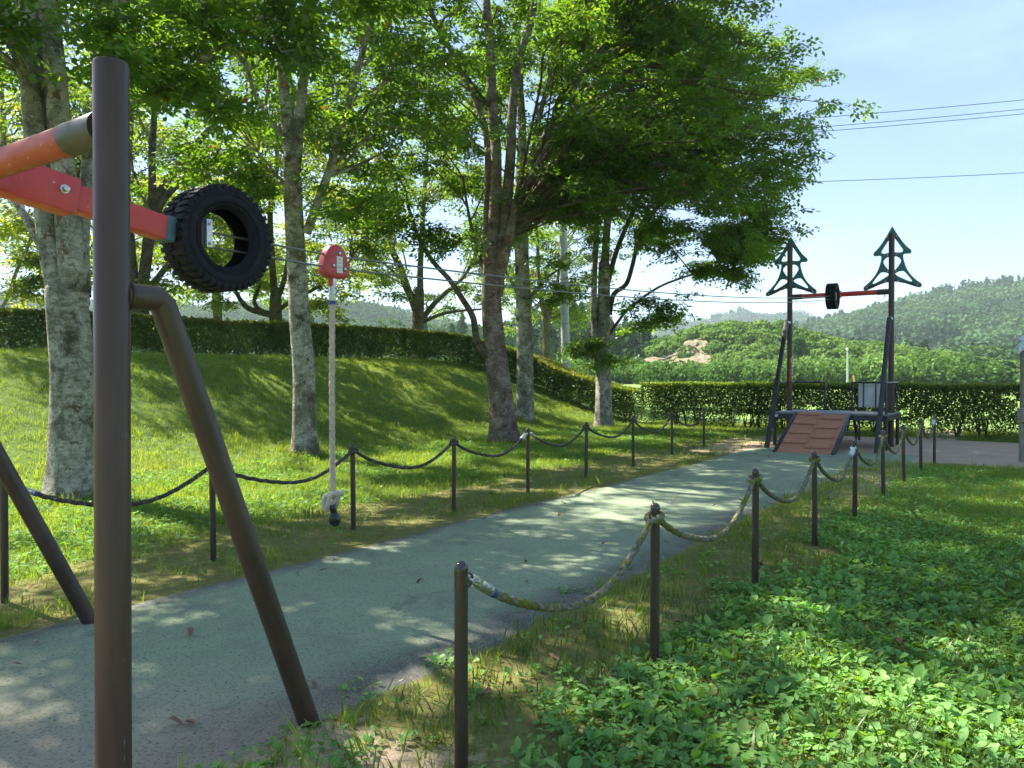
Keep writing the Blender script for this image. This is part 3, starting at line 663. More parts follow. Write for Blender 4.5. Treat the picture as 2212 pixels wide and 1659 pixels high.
for i in range(8):
    lab = 'dark sagging rope between the %s and %s posts of the left row' % (ORD[i], ORD[i+1])
    span(PL[i].copy(), PL[i+1].copy(), 'rope_dark', lab, 'sagging ropes left of the path', ca=(i in (0, 4)), cb=(i == 3), sag=.22 if i < 6 else .26, hi=False)

# ------------------------------------------------------------------ trees
def leafsheet(kind=0, n=26, R_=.42, ln=.085, wd=.036, seed=0):
    """flat spray: leaves alternate along 5 fanned twiglets; returns V,F,T"""
    r = np.random.default_rng(seed); V = []; T = []
    per = max(3, n//5)
    for k in range(5):
        a = R(-58+29*k)+r.normal(0, .12); L = R_*(1-.22*abs(k-2))
        for j in range(per):
            t = (j+.6)/per*L; p = np.array((math.cos(a)*t, math.sin(a)*t, -.12*t*t/R_+r.normal(0, .012)))
            b = a+(1 if j % 2 else -1)*r.uniform(.5, .95); l = ln*r.uniform(.7, 1.2); w = wd*r.uniform(.8, 1.15)
            d = np.array((math.cos(b), math.sin(b), r.normal(-.18, .22))); s = np.array((-math.sin(b), math.cos(b), r.normal(0, .35)))
            V += [p, p+d*l*.45+s*w*.5, p+d*l, p+d*l*.45-s*w*.5]; T += [r.uniform(-.12, .12)]*4
    V = np.array(V); return V, np.arange(len(V)).reshape(-1, 4), np.array(T)
SPR = [leafsheet(0, 20, .34, .108, .050, s) for s in range(6)]
SPRL = [leafsheet(0, 15, .50, .15, .068, s+20) for s in range(4)]
def trunkfn(seed, amp=.07):
    r = np.random.default_rng(seed); ph = r.uniform(0, 6, 6)
    return lambda i, th: 1+amp*(.5*np.sin(2*th+ph[0]+i*.03)+.4*np.sin(3*th+ph[1]+i*.05)+.25*np.sin(5*th+ph[2]-i*.09))+amp*.35*np.sin(i*.33+ph[3])*np.sin(4*th+ph[4])
def tree(name, label, cat, Y0, limbs, crown, nb, tpb=9, spt=4, seed=1, bark_m='bark_pale', limb_m='bark_pale', leaf='leaf_tree', base_px=None,
         tint=(.15, .55), sprays=None, extra=(), ztop_only=None, group=None, layer=True, lsc=1.0):
    r = np.random.default_rng(seed)
    bx, by = base_px; base = P(bx, by, Y0)
    root = empty(name, tuple(base)); tag(root, label, cat, group)
    TR = NP(); BR = NP(); nodes = []; nrad = []; rest = []
    for li, lb in enumerate(limbs):
        pts = np.array([np.r_[P(q[0], q[1], Y0+(q[2] if len(q) > 2 else 0)), q[3] if len(q) > 3 else -1] for q in lb[0]]); r0, r1 = lb[1], lb[2]
        k = max(6, int(np.linalg.norm(np.diff(pts[:, :3], axis=0), axis=1).sum()/.16)+2)
        path = smoothpath(pts[:, :3], k); rad = np.linspace(r0, r1, k)
        if li == 0:
            h = path[:, 2]-path[0, 2]; rad = rad*(1+.36*np.exp(-h/.20)+.06*np.exp(-h/.9)); rad[-1] = max(rad[-1]*.6, .02)
            V, Fq = tube_np(path, rad, 28, trunkfn(seed, .085)); TR.add(V, Fq)
        else:
            V, Fq = tube_np(path, rad, 14 if r0 > .07 else 9, trunkfn(seed+li, .05)); (TR if r0 > .085 else BR).add(V, Fq)
            for q, w in zip(path[2:], rad[2:]): nodes.append(q); nrad.append(w)
    if not nodes: nodes = [path[-1]]; nrad = [.05]
    nodes = np.array(nodes); nrad = np.array(nrad)
    Q = []
    for (c, rx, ry, rz_, share) in crown:
        k = int(nb*share)
        while k > 0:
            d = r.normal(size=3); d /= np.linalg.norm(d); s = r.uniform(0.12, 1)**.36
            q = np.array(c)+d*s*np.array((rx, ry, rz_))
            if q[2] < float(gz(q[0], q[1]))+2.6: continue
            if abs(q[0]-base[0]*q[1]/base[1]) < 1.15 and q[1] < base[1]+.3 and q[2] < 10: continue
            Q.append(q); k -= 1
    for e in extra: Q.append(P(e[0], e[1], Y0+(e[2] if len(e) > 2 else 0)))
    SP = []; SA = []; ST = []; STT = []; centre = nodes.mean(0)
    for q in Q:
        dv = nodes-q; hz_ = np.hypot(dv[:, 0], dv[:, 1]); cost = np.linalg.norm(dv, axis=1)+np.maximum(0, dv[:, 2]+.3)*1.6+np.maximum(0, .50*hz_+dv[:, 2])*.9+np.maximum(0, 5.2-nodes[:, 2])*1.3*(q[2] > 4.6); i = int(np.argmin(cost)); p = nodes[i]; L = np.linalg.norm(q-p)
        if L > 7: q = p+(q-p)*7/L; L = 7
        mid = (p+q)/2+np.array((r.normal(0, .10), r.normal(0, .10), .12*L))*L**.2
        r0 = min(nrad[i]*.75, .009+.0075*L); wg = .055*L; path = smoothpath([p, p*.72+mid*.28+r.normal(0, wg*.6, 3), mid+r.normal(0, wg, 3), mid*.45+q*.55+r.normal(0, wg*.8, 3), q], max(8, int(L/.28)))
        V, Fq = tube_np(path, np.linspace(r0, .006, len(path)), 6); BR.add(V, Fq)
        bt = r.uniform(*tint)+.16*(fbm(q[0]*.5+50, q[2]*.5+q[1]*.3, 77, 2)-.5)*2
        out = q-centre; out[2] = 0; hd0 = math.atan2(out[1], out[0])
        for k in range(tpb):
            t = r.uniform(.35, 1.0) if k else 1.0
            pp = path[min(len(path)-1, int(t*(len(path)-1)))]; hd = hd0+r.normal(0, 1.1); tl = r.uniform(.35, 1.0)
            e = pp+np.array((math.cos(hd)*tl, math.sin(hd)*tl, r.normal(.02, .16)*tl))
            V, Fq = tube_np(np.array([pp, (pp+e)/2+np.array((0, 0, .05)), e]), [.006, .004, .0025], 4); BR.add(V, Fq)
            for s in range(spt):
                f = (s+.4)/spt; x = pp*(1-f)+e*f+r.normal(0, .05, 3); SP.append(x); SA.append(hd+(r.choice((-1, 1))*r.uniform(.3, 1.2) if s < spt-1 else r.normal(0, .2))); ST.append(r.normal(-.10, .33)); STT.append(bt+r.normal(0, .07))
    SP = np.array(SP); SA = np.array(SA); ST = np.array(ST); STT = np.array(STT); LF = NP(); pr_ = sprays or SPR
    which = r.integers(0, len(pr_), len(SP))
    for w in range(len(pr_)):
        mk = which == w
        if not mk.any(): continue
        V, Fq = scatter(pr_[w][0], pr_[w][1], SP[mk], rotmats(SA[mk], ST[mk], r.normal(0, .5, mk.sum())), r.uniform(.8, 1.2, mk.sum())*lsc)
        t = np.clip((STT[mk][:, None]+pr_[w][2][None, :]).ravel(), 0, .94)
        rare = np.repeat(r.random(len(t)//4) < .003, 4); yl = np.repeat(r.random(len(t)//4) < .03, 4); t = np.where(yl, .9, t); t = np.where(rare, .99, t); LF.add(V, Fq, t)
    tk = TR.build('trunk', bark_m, root, True)
    BR.build('branches', limb_m, root, True); LF.build('crown', leaf, root)
    return root, len(SP)
def E(cx, Yd, cz, rx, ry, rz_, share=1.): return ((cx, Yd, cz), rx, ry, rz_, share)

cnt = 0
# big multi-stem tree at the left
t, n_ = tree('broadleaf_tree', 'large pale-barked tree with several stems behind the slanted near frame at left', 'tree', 9.6, [
    ([(158, 1078), (158, 940), (157, 800), (147, 680), (140, 600)], .285, .235),
    ([(132, 640), (108, 520), (98, 400), (83, 283), (58, 150, -.2), (0, 20, -.5), (-60, -120, -.9)], .155, .075),
    ([(140, 640), (120, 520, .1), (104, 420, .1), (82, 300), (72, 165), (68, 0), (60, -200)], .17, .10),
    ([(165, 660), (155, 540, -.1), (143, 400), (133, 290), (122, 150), (108, 0), (100, -220)], .165, .10),
    ([(180, 640), (178, 520, .2), (188, 400, .4), (200, 300, .6), (225, 200, .8), (248, 90, 1), (262, -40, 1)], .095, .06),
    ([(110, 560), (80, 512), (30, 430, .2), (-40, 380, .5)], .06, .03),
    ([(195, 330, .5), (270, 245, .2), (350, 190), (447, 127, -.2), (510, 80, -.4), (633, 0, -.8), (700, -60, -1)], .05, .025)],
    [E(-5.0, 8.8, 8.3, 6.2, 4.8, 3.4, .8), E(-.8, 8.6, 9.4, 3.6, 3.4, 2.4, .16), E(-8.2, 6.6, 7.6, 2.8, 2.8, 2.0, .09)], 106, 9, 4, 11, base_px=(158, 1078), tint=(.06, .45), extra=[(350, 190), (430, 260, -.3), (520, 120, -.6), (600, 40, -.8), (300, 60), (180, 40, -1), (30, 60, -1), (420, 20, -1), (240, 120, -1)]); cnt += n_  # leftmost crown lobe added out of view to shade the near path
# second tree with burl
t, n_ = tree('broadleaf_tree', 'slender pale tree with a knobbly burl on its trunk, just left of the hanging rope', 'tree', 14.4, [
    ([(657, 982), (656, 900), (656, 800), (648, 700), (643, 600), (638, 500), (634, 400), (632, 320)], .225, .155),
    ([(630, 360), (618, 230), (606, 110), (594, 0), (580, -140)], .12, .06),
    ([(640, 350), (650, 230, .1), (664, 100, .2), (672, -20, .3), (680, -160, .3)], .11, .06),
    ([(662, 505), (690, 430, -.1), (718, 350, -.2), (740, 270, -.3), (775, 150, -.4), (806, 20, -.5), (820, -100, -.6)], .085, .04),
    ([(622, 310), (585, 262), (552, 205), (530, 120)], .05, .025),
    ([(640, 420), (600, 380, -.4), (560, 330, -.8)], .03, .015)],
    [E(-4.2, 14.2, 8.4, 4.6, 4.2, 4.2)], 72, 9, 4, 12, base_px=(657, 982), tint=(.10, .50), extra=[(750, 470, -1), (790, 430, -1), (560, 350), (470, 330), (700, 300), (760, 250), (520, 420)]); cnt += n_
# third, big rough-barked
t, n_ = tree('broadleaf_tree', 'biggest tree in the middle, leaning rough brown trunk splitting into many stems', 'tree', 17.7, [
    ([(1089, 952), (1083, 880), (1074, 800), (1064, 710), (1060, 640), (1062, 590)], .29, .205),
    ([(1055, 640), (1062, 540), (1070, 433), (1072, 333), (1064, 233), (1060, 120), (1052, 20), (1046, -120)], .15, .08),
    ([(1072, 640), (1088, 500), (1102, 350), (1106, 250), (1120, 133), (1147, 50), (1160, -60)], .15, .07),
    ([(1074, 610), (1104, 500, -.2), (1137, 367, -.4), (1187, 283, -.6), (1220, 207, -.8), (1280, 130, -1), (1340, 50, -1.2)], .13, .05),
    ([(1084, 580, .2), (1115, 470, .4), (1163, 350, .6), (1210, 267, .8), (1270, 200, 1), (1310, 130, 1)], .095, .045),
    ([(1052, 600, .2), (1052, 480, .4), (1054, 333, .5), (1037, 240, .5), (977, 117, .4), (937, 40, .3), (900, -60, .2)], .10, .05),
    ([(1050, 770, -.1), (1030, 735, -.2), (1022, 686, -.3), (997, 643, -.4), (970, 603, -.5), (935, 565, -.6), (905, 515, -.7), (880, 440, -.8)], .085, .035),
    ([(1046, 590, .3), (1030, 530, .5), (1014, 470, .6), (1000, 385, .8)], .05, .025)],
    [E(1.2, 17.8, 8.9, 5.4, 5.0, 4.8, .66), E(4.1, 16.6, 7.0, 2.6, 2.8, 2.5, .34)], 150, 11, 4, 13, 'bark_rough', 'branch_dark', base_px=(1089, 952), tint=(.0, .42),
    extra=[(1740, 300), (1760, 270), (1700, 380), (1640, 160), (1680, 220), (1560, 60), (1720, 360), (1640, 460, -.5), (760, 500, -.8), (800, 470, -.8), (850, 420, -.6), (1000, 520, -1), (960, 500, -1)]); cnt += n_
# fourth
t, n_ = tree('broadleaf_tree', 'straight grey tree right behind the big rough trunk', 'tree', 22.3, [
    ([(1134, 922), (1134, 850), (1134, 750), (1131, 650), (1128, 560), (1126, 480)], .245, .19),
    ([(1126, 520), (1122, 400), (1128, 280), (1120, 150), (1116, 0), (1110, -120)], .14, .07),
    ([(1132, 520), (1146, 400), (1160, 280), (1190, 150), (1205, 20)], .10, .05),
    ([(1140, 690), (1150, 640), (1170, 612), (1195, 590, -.4), (1230, 570, -.7)], .06, .025),
    ([(1122, 640), (1105, 610), (1090, 585, .3), (1060, 560, .6)], .05, .02)],
    [E(.9, 22.4, 9.4, 4.4, 4.2, 4.6)], 66, 9, 4, 14, base_px=(1134, 922), tint=(.1, .5), lsc=1.1, extra=[(1215, 640, -1), (1250, 600, -1), (1170, 560), (1100, 560)]); cnt += n_
# fifth
t, n_ = tree('broadleaf_tree', 'smooth grey tree in front of the hedge corner with low leafy boughs reaching right', 'tree', 23.0, [
    ([(1304, 920), (1304, 860), (1303, 800), (1303, 720), (1304, 640), (1305, 560)], .235, .16),
    ([(1300, 830, -.1), (1290, 780, -.1), (1284, 700), (1283, 600), (1288, 500), (1285, 400), (1270, 250), (1262, 120)], .11, .06),
    ([(1306, 580), (1312, 480), (1328, 400), (1345, 300), (1362, 180), (1375, 60)], .12, .06),
    ([(1316, 680), (1326, 635), (1352, 615), (1366, 573), (1384, 505), (1430, 430), (1480, 350)], .08, .035),
    ([(1314, 725), (1335, 695), (1360, 665), (1420, 622), (1474, 600, -.4), (1540, 578, -.8), (1590, 566, -1)], .05, .02),
    ([(1316, 745), (1345, 728), (1372, 715)], .025, .012),
    ([(1310, 620), (1340, 520), (1400, 400), (1500, 280)], .08, .04)],
    [E(4.6, 22.2, 8.6, 4.4, 4.0, 4.3, .8), E(6.0, 21.0, 6.2, 2.6, 2.6, 1.7, .13)], 112, 10, 4, 15, 'bark_pale', 'branch_dark', base_px=(1304, 920), tint=(.0, .42), lsc=1.1,
    extra=[(1500, 590, -1), (1550, 590, -1), (1590, 610, -1), (1460, 640, -.8), (1400, 650, -.5), (1440, 690, -.5), (1290, 740, -.6), (1330, 770, -.6), (1260, 745, -.6), (1370, 700, -.5), (1620, 560, -1), (1560, 500), (1640, 480), (1660, 420), (1600, 440)]); cnt += n_
# trees behind the hedge
t, n_ = tree('broadleaf_tree', 'low-forking tree behind the hedge, seen between the hanging rope and the big trunk', 'tree', 33, [
    ([(903, 790), (903, 740), (903, 700), (905, 650), (905, 620)], .30, .22),
    ([(898, 670), (880, 620), (862, 570), (845, 530), (830, 450), (820, 350)], .16, .07),
    ([(908, 650), (908, 580), (912, 500), (918, 400), (925, 300)], .15, .06),
    ([(912, 690), (935, 660), (960, 635), (1000, 600), (1030, 550)], .13, .05),
    ([(915, 695), (950, 680), (990, 672), (1040, 668)], .09, .04)],
    [E(-3.9, 33, 8.6, 6.0, 5, 5.2)], 50, 8, 4, 16, 'bark_dark', 'branch_dark', 'leaf_bright', (903, 790), (.1, .6), SPRL, extra=[(780, 620), (820, 590), (760, 560), (1000, 620)]); cnt += n_
t, n_ = tree('broadleaf_tree', 'spreading tree behind the hedge, low crooked limbs seen below the black tyre', 'tree', 27, [
    ([(598, 745), (597, 715), (596, 685), (596, 650), (597, 620)], .24, .18),
    ([(590, 680), (565, 675), (535, 665), (515, 640), (500, 610)], .13, .05),
    ([(594, 650), (588, 560), (585, 450), (600, 350), (590, 220)], .13, .05),
    ([(600, 650), (620, 580), (630, 480), (650, 380)], .10, .04),
    ([(603, 670), (622, 655), (650, 640), (720, 600), (760, 560)], .08, .03),
    ([(580, 680), (550, 655), (560, 600), (520, 500), (500, 400)], .08, .03)],
    [E(-7.8, 27, 7.6, 4.6, 4.6, 5.0)], 50, 8, 4, 17, 'bark_dark', 'branch_dark', 'leaf_bright', (598, 745), (.15, .75), SPRL, extra=[(480, 660), (450, 620), (700, 660), (760, 640), (560, 610), (680, 600), (730, 690)]); cnt += n_
t, n_ = tree('broadleaf_tree', 'many-stemmed tree behind the hedge with long limbs fanning out behind the tyre', 'tree', 22.5, [
    ([(305, 745), (303, 710), (300, 670), (298, 640), (296, 620)], .28, .22),
    ([(296, 650), (286, 560), (280, 470), (275, 400), (285, 250), (280, 100)], .14, .06),
    ([(305, 640), (320, 520), (330, 420), (330, 330), (335, 230), (325, 100)], .15, .06),
    ([(308, 630), (333, 450), (400, 345), (483, 250), (550, 200), (667, 100), (737, 50)], .14, .05),
    ([(312, 620), (345, 450), (433, 367), (533, 327), (633, 300), (737, 243)], .12, .04),
    ([(315, 640), (350, 590), (410, 520), (480, 440), (560, 380)], .10, .03),
    ([(290, 640), (260, 560), (255, 450), (240, 350)], .08, .03)],
    [E(-9.4, 22.5, 8.8, 5.2, 4.6, 4.8)], 60, 8, 4, 18, 'bark_dark', 'bark_pale', 'leaf_bright', (305, 745), (.05, .65), SPRL, extra=[(420, 590), (460, 560), (380, 620), (230, 600), (600, 300), (680, 260), (500, 420)]); cnt += n_
t, n_ = tree('broadleaf_tree', 'thin-limbed tree behind the hedge at the far left edge', 'tree', 21.5, [
    ([(-40, 740), (-40, 700), (-42, 650), (-45, 600)], .2, .15),
    ([(-38, 700), (0, 668), (18, 640), (37, 586), (63, 530), (90, 450)], .06, .03),
    ([(-45, 620), (-30, 500), (0, 400), (10, 280), (0, 100)], .12, .05),
    ([(-45, 620), (-80, 480), (-90, 300)], .1, .05)],
    [E(-14.2, 21.5, 7.2, 4.0, 4, 4.6)], 44, 8, 4, 19, 'bark_pale', 'bark_pale', 'leaf_bright', (-40, 740), (.2, .85), SPRL, extra=[(30, 620), (80, 600), (60, 560), (120, 640), (40, 480), (110, 500)]); cnt += n_
t, n_ = tree('broadleaf_tree', 'leafy tree behind the hedge between the left edge and the many-stemmed tree', 'tree', 29, [
    ([(150, 760), (150, 700), (152, 640), (155, 600)], .22, .16),
    ([(150, 640), (140, 520), (120, 400), (110, 250)], .12, .05),
    ([(155, 640), (175, 540), (190, 400), (210, 260)], .12, .05)],
    [E(-15.5, 29, 7.6, 5.2, 4.6, 5.4)], 46, 8, 4, 20, 'bark_dark', 'branch_dark', 'leaf_bright', (150, 760), (.3, .9), SPRL); cnt += n_
t, n_ = tree('broadleaf_tree', 'tree far behind the hedge whose yellow-green crown fills the gap right of the tyre', 'tree', 36, [
    ([(470, 760), (470, 700), (468, 640), (466, 600)], .24, .18),
    ([(466, 640), (450, 520), (440, 400), (430, 300)], .12, .05),
    ([(470, 640), (490, 520), (510, 400), (540, 300)], .12, .05)],
    [E(-13.0, 36, 8.4, 6.6, 5, 5.8)], 56, 8, 4, 21, 'bark_dark', 'branch_dark', 'leaf_bright', (470, 760), (.3, .9), SPRL); cnt += n_
t, n_ = tree('broadleaf_tree', 'tree standing behind the utility pole, its foliage showing between the two grey trunks', 'tree', 40, [
    ([(1180, 830), (1180, 760), (1180, 700), (1182, 650)], .22, .16),
    ([(1180, 700), (1165, 620), (1160, 500), (1150, 400)], .12, .05),
    ([(1182, 700), (1205, 600), (1220, 480)], .12, .05)],
    [E(2.2, 40, 8.2, 4.6, 4, 4.8)], 60, 8, 4, 22, 'bark_dark', 'branch_dark', 'leaf_bright', (1180, 830), (.0, .5), SPRL); cnt += n_
# burl on the second trunk
b = MB(); c0 = P(678, 803, 14.3); b.lathe(c0-np.array((.12, 0, 0)), (1, -.2, -.1), [(0, .10), (.05, .115), (.09, .10), (.13, .075), (.15, .045), (.155, .01)], 14)
for o in [q for q in bpy.data.objects if q.get('label', '').startswith('slender pale tree')]: bo = b.build('burl', 'bark_pale', o)
print('sprays', cnt)

# ------------------------------------------------------------------ hedges
LQ = np.array([(0, 0, 0), (.45, .5, 0), (1, 0, 0), (.45, -.5, 0)], float)*np.array((1, .62, 1)); LQF = np.array([[0, 1, 2, 3]])
def hedge(label, line, h, wid, nleaf, seed, gapb=.25, lsz=.06, stems=3.0, see=.55, tb=.30):
    r = np.random.default_rng(seed); line = np.array([uv(*q)[:2] for q in line]); d = np.r_[0, np.cumsum(np.linalg.norm(np.diff(line, axis=0), axis=1))]
    root = empty('hedge', (line[0][0], line[0][1], float(gz(*line[0])))); tag(root, label, 'hedge')
    def at(s):
        x = np.interp(s, d, line[:, 0]); y = np.interp(s, d, line[:, 1]); x2 = np.interp(s+.05, d, line[:, 0]); y2 = np.interp(s+.05, d, line[:, 1]); x0 = np.interp(s-.05, d, line[:, 0]); y0 = np.interp(s-.05, d, line[:, 1])
        t = np.stack([x2-x0, y2-y0], -1); t /= np.linalg.norm(t, axis=-1)[..., None]; return x, y, np.stack([-t[..., 1], t[..., 0]], -1)
    n = nleaf; s = r.uniform(0, d[-1], n); hh = h+.05*(fbm(s*1.2, s*0, seed)-.5)+.03*(fbm(s*6, s*0, seed+3)-.5)
    a = r.uniform(0, 1, n); side = r.choice((-1., 1.), n)
    zf = np.where(a < .30, 1-np.abs(r.normal(0, .035, n)), r.uniform(0.04, 1, n)**.8)
    off = np.where(a < .30, r.uniform(-1, 1, n), np.where(a < .85, side*(1-np.abs(r.normal(0, .13, n))), r.uniform(-1, 1, n)))
    rad = wid/2*(1+.12*(fbm(s*2.2, zf*3, seed+5)-.5)*2)*(1-.25*ss((.35-zf)/.35))
    x, y, nn = at(s); g = fbm(s*3.6, zf*4.5, seed+9)
    keep = (zf > .35) | (r.uniform(0, 1, n) < see*(.3+zf*2)) ; keep &= (g > .30+.15*(1-zf)*gapb*2-(.3 if gapb < 0 else 0)) | (zf > .8)
    x, y, nn, off, rad, zf, hh = x[keep], y[keep], nn[keep], off[keep], rad[keep], zf[keep], hh[keep]; n = len(x)
    px = x+nn[:, 0]*off*rad; py = y+nn[:, 1]*off*rad; pos = np.stack([px, py, gz(x, y)+zf*hh+r.normal(0, .015, n)], -1)
    M = rotmats(r.uniform(0, 6.28, n), r.normal(.35, .6, n), r.normal(0, .8, n)); V, Fq = scatter(LQ, LQF, pos, M, lsz*r.uniform(.6, 1.3, n))
    tint = np.clip(tb+.35*(fbm(px*1.1, py*1.1+zf*2, seed+2)-.5)*2+r.normal(0, .12, n)+.55*(zf > .93), 0, .93); tint = np.where(r.random(n) < .02, 1, tint)  # leaves along the top tinted lighter: the sunlit top is painted in
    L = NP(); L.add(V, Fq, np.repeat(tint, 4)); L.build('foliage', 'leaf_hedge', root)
    B = NP(); ns = int(d[-1]*stems)
    for q in np.sort(r.uniform(.1, d[-1]-.1, ns)):
        x, y, nn = at(np.array(q)); g0 = float(gz(x, y)); p = np.array((x+nn[0]*r.normal(0, .08), y+nn[1]*r.normal(0, .08), g0-.03)); hd = r.uniform(0, 6.28)
        for k in range(4):
            hd = r.uniform(0, 6.28); e = p+np.array((math.cos(hd)*.28, math.sin(hd)*.28, h*r.uniform(.6, .92)))
            m_ = p+np.array((math.cos(hd)*.07, math.sin(hd)*.07, h*.28))+r.normal(0, .02, 3); pa = smoothpath([p, m_, e], 6); V, Fq = tube_np(pa, np.linspace(.018, .005, 6), 5); B.add(V, Fq)
    B.build('branches', 'branch_dark', root, True)
hedge('dark clipped hedge curving along the top of the grass bank and down its end', [(-24.5, -2), (-22.8, 4), (-21.5, 9), (-20.3, 13), (-19.6, 17), (-18.9, 20.6), (-17.3, 22.6), (-14.6, 23.3), (-12, 23.2), (-10.75, 23.15)], 1.08, .95, 165000, 5, -.35, .078, 2.2, 1.2, .50)
hedge('straight see-through clipped hedge behind the platform, taller than the curved one', [(-10.3, 22.75), (-6, 22.7), (-2, 22.6), (2, 22.5), (5, 22.4)], 1.34, .95, 150000, 6, .32, .062, 2.6, .95, .36)

# ------------------------------------------------------------------ grass & weeds
def blade(curve=.5, n=3, w=.06):
    V = []; 
    for i in range(n+1):
        t = i/n; x = curve*t*t*.6; z = t*(1-.25*curve*t); ww = w*(1-t**1.5)*.5+.002; V += [(x, -ww, z), (x, ww, z)]
    return np.array(V), np.array([[2*i, 2*i+1, 2*i+3, 2*i+2] for i in range(n)])
def clump(k, spread, seed, w=.07):
    r = np.random.default_rng(seed); Vs = []; Fs = []; n = 0
    for i in range(k):
        V, Fq = blade(r.uniform(.3, 1.3), 2, w); a = r.uniform(0, 6.28); s = r.uniform(.5, 1.1); c, s_ = math.cos(a), math.sin(a)
        M = np.array(((c, -s_, 0), (s_, c, 0), (0, 0, 1))); V = (V*s)@M.T+np.array((r.normal(0, spread), r.normal(0, spread), 0)); Vs.append(V); Fs.append(Fq+n); n += len(V)
    return np.concatenate(Vs), np.concatenate(Fs)
CL = [clump(14, .55, s) for s in range(5)]
def rot_z(n, r, tilt=.15):
    a = r.uniform(0, 6.28, n); tx, ty = r.normal(0, tilt, n), r.normal(0, tilt, n); Z = np.stack([tx, ty, np.ones(n)], -1); Z /= np.linalg.norm(Z, axis=1)[:, None]
    X = np.stack([np.cos(a), np.sin(a), 0*a], -1); X -= Z*(X*Z).sum(1)[:, None]; X /= np.linalg.norm(X, axis=1)[:, None]; Y = np.cross(Z, X); return np.stack([X, Y, Z], -1)
def inview(x, y, marg=1.8): return (y > .6) & (np.abs(x) < y*.70+marg)
def grass_field(name, label, us, vs, dens, hgt, seed, dfun=None, tfun=None, wide=1.0, maxY=40):
    r = np.random.default_rng(seed); A = (us[1]-us[0])*(vs[1]-vs[0]); n = int(A*dens); u = r.uniform(*us, n); v = r.uniform(*vs, n); x = u*C_+v*S_; y = -u*S_+v*C_
    k = inview(x, y)
    if dfun is not None: k &= r.random(n) < dfun(u, v)
    u, v, x, y = u[k], v[k], x[k], y[k]; n = len(x); G = NP(); w = r.integers(0, len(CL), n); hh = hgt*r.uniform(.55, 1.35, n)*(.7+.7*fbm(x*.9, y*.9, seed+1))
    tt = np.clip((tfun(u, v) if tfun else .45)+.55*(fbm(x*.5, y*.5, seed+3)-.5)+r.normal(0, .09, n), 0, 1)
    for j in range(len(CL)):
        m_ = w == j; V, Fq = scatter(CL[j][0]*np.array((1, 1, 1)), CL[j][1], np.stack([x[m_], y[m_], gz(x[m_], y[m_])-.005], -1), rot_z(m_.sum(), r, .2), hh[m_])
        G.add(V, Fq, np.repeat(tt[m_], len(CL[j][0])))
    o = G.build(name, 'grass_blade'); tag(o, label, 'grass', kind='stuff'); return n
def ngf(u, v): return np.clip((1-mossmask(u, v))*1.15-.05, 0.0, 1)*np.clip(1-sandmask(u, v)*1.6, 0, 1)
n1_ = grass_field('grass', 'unmown grass covering the bank and the strip left of the path', (-10.5, -5.0), (0, 22), 170, .085, 41, lambda u, v: np.clip(ngf(u, v)+.16, 0, 1))
n2_ = grass_field('grass', 'longer grass on the slope of the bank below the curved hedge', (-22, -10.5), (1, 23.5), 120, .085, 42, lambda u, v: 1-ss((-19.6-u)/.6)*.7, lambda u, v: .55)
n3_ = grass_field('grass', 'grass beside the straight hedge and round the platform', (-10.5, 4), (19.5, 25), 90, .11, 43, lambda u, v: 1-sandmask(u, v))
n4_ = grass_field('grass', 'thin grass between the weeds on the lawn right of the path', (-2.45, 6.5), (-.5, 15.2), 250, .095, 44, lambda u, v: np.clip(ngf(u, v)*.7+.25, 0, 1), lambda u, v: .25+.3*ss((v-8)/3))
print('clumps', n1_, n2_, n3_, n4_)
def ovate(L=1., W=.62, cup=.18, droop=.35, n=3):
    V = []
    for i in range(n+1):
        t = i/n; w = W*.5*(math.sin(math.pi*min(1, t*.90+.07))**.62)*(1-.15*t); x = L*t; z = -droop*t*t*L*.5
        V += [(x, -w, z+cup*w), (x, 0, z), (x, w, z+cup*w)]
    Fq = []
    for i in range(n): a = 3*i; Fq += [[a, a+1, a+4, a+3], [a+1, a+2, a+5, a+4]]
    return np.array(V), np.array(Fq)
OV = [ovate(1, .80, .22, .35), ovate(1, .66, .15, .6), ovate(1, .92, .3, .2), ovate(1, .5, .3, .5)]
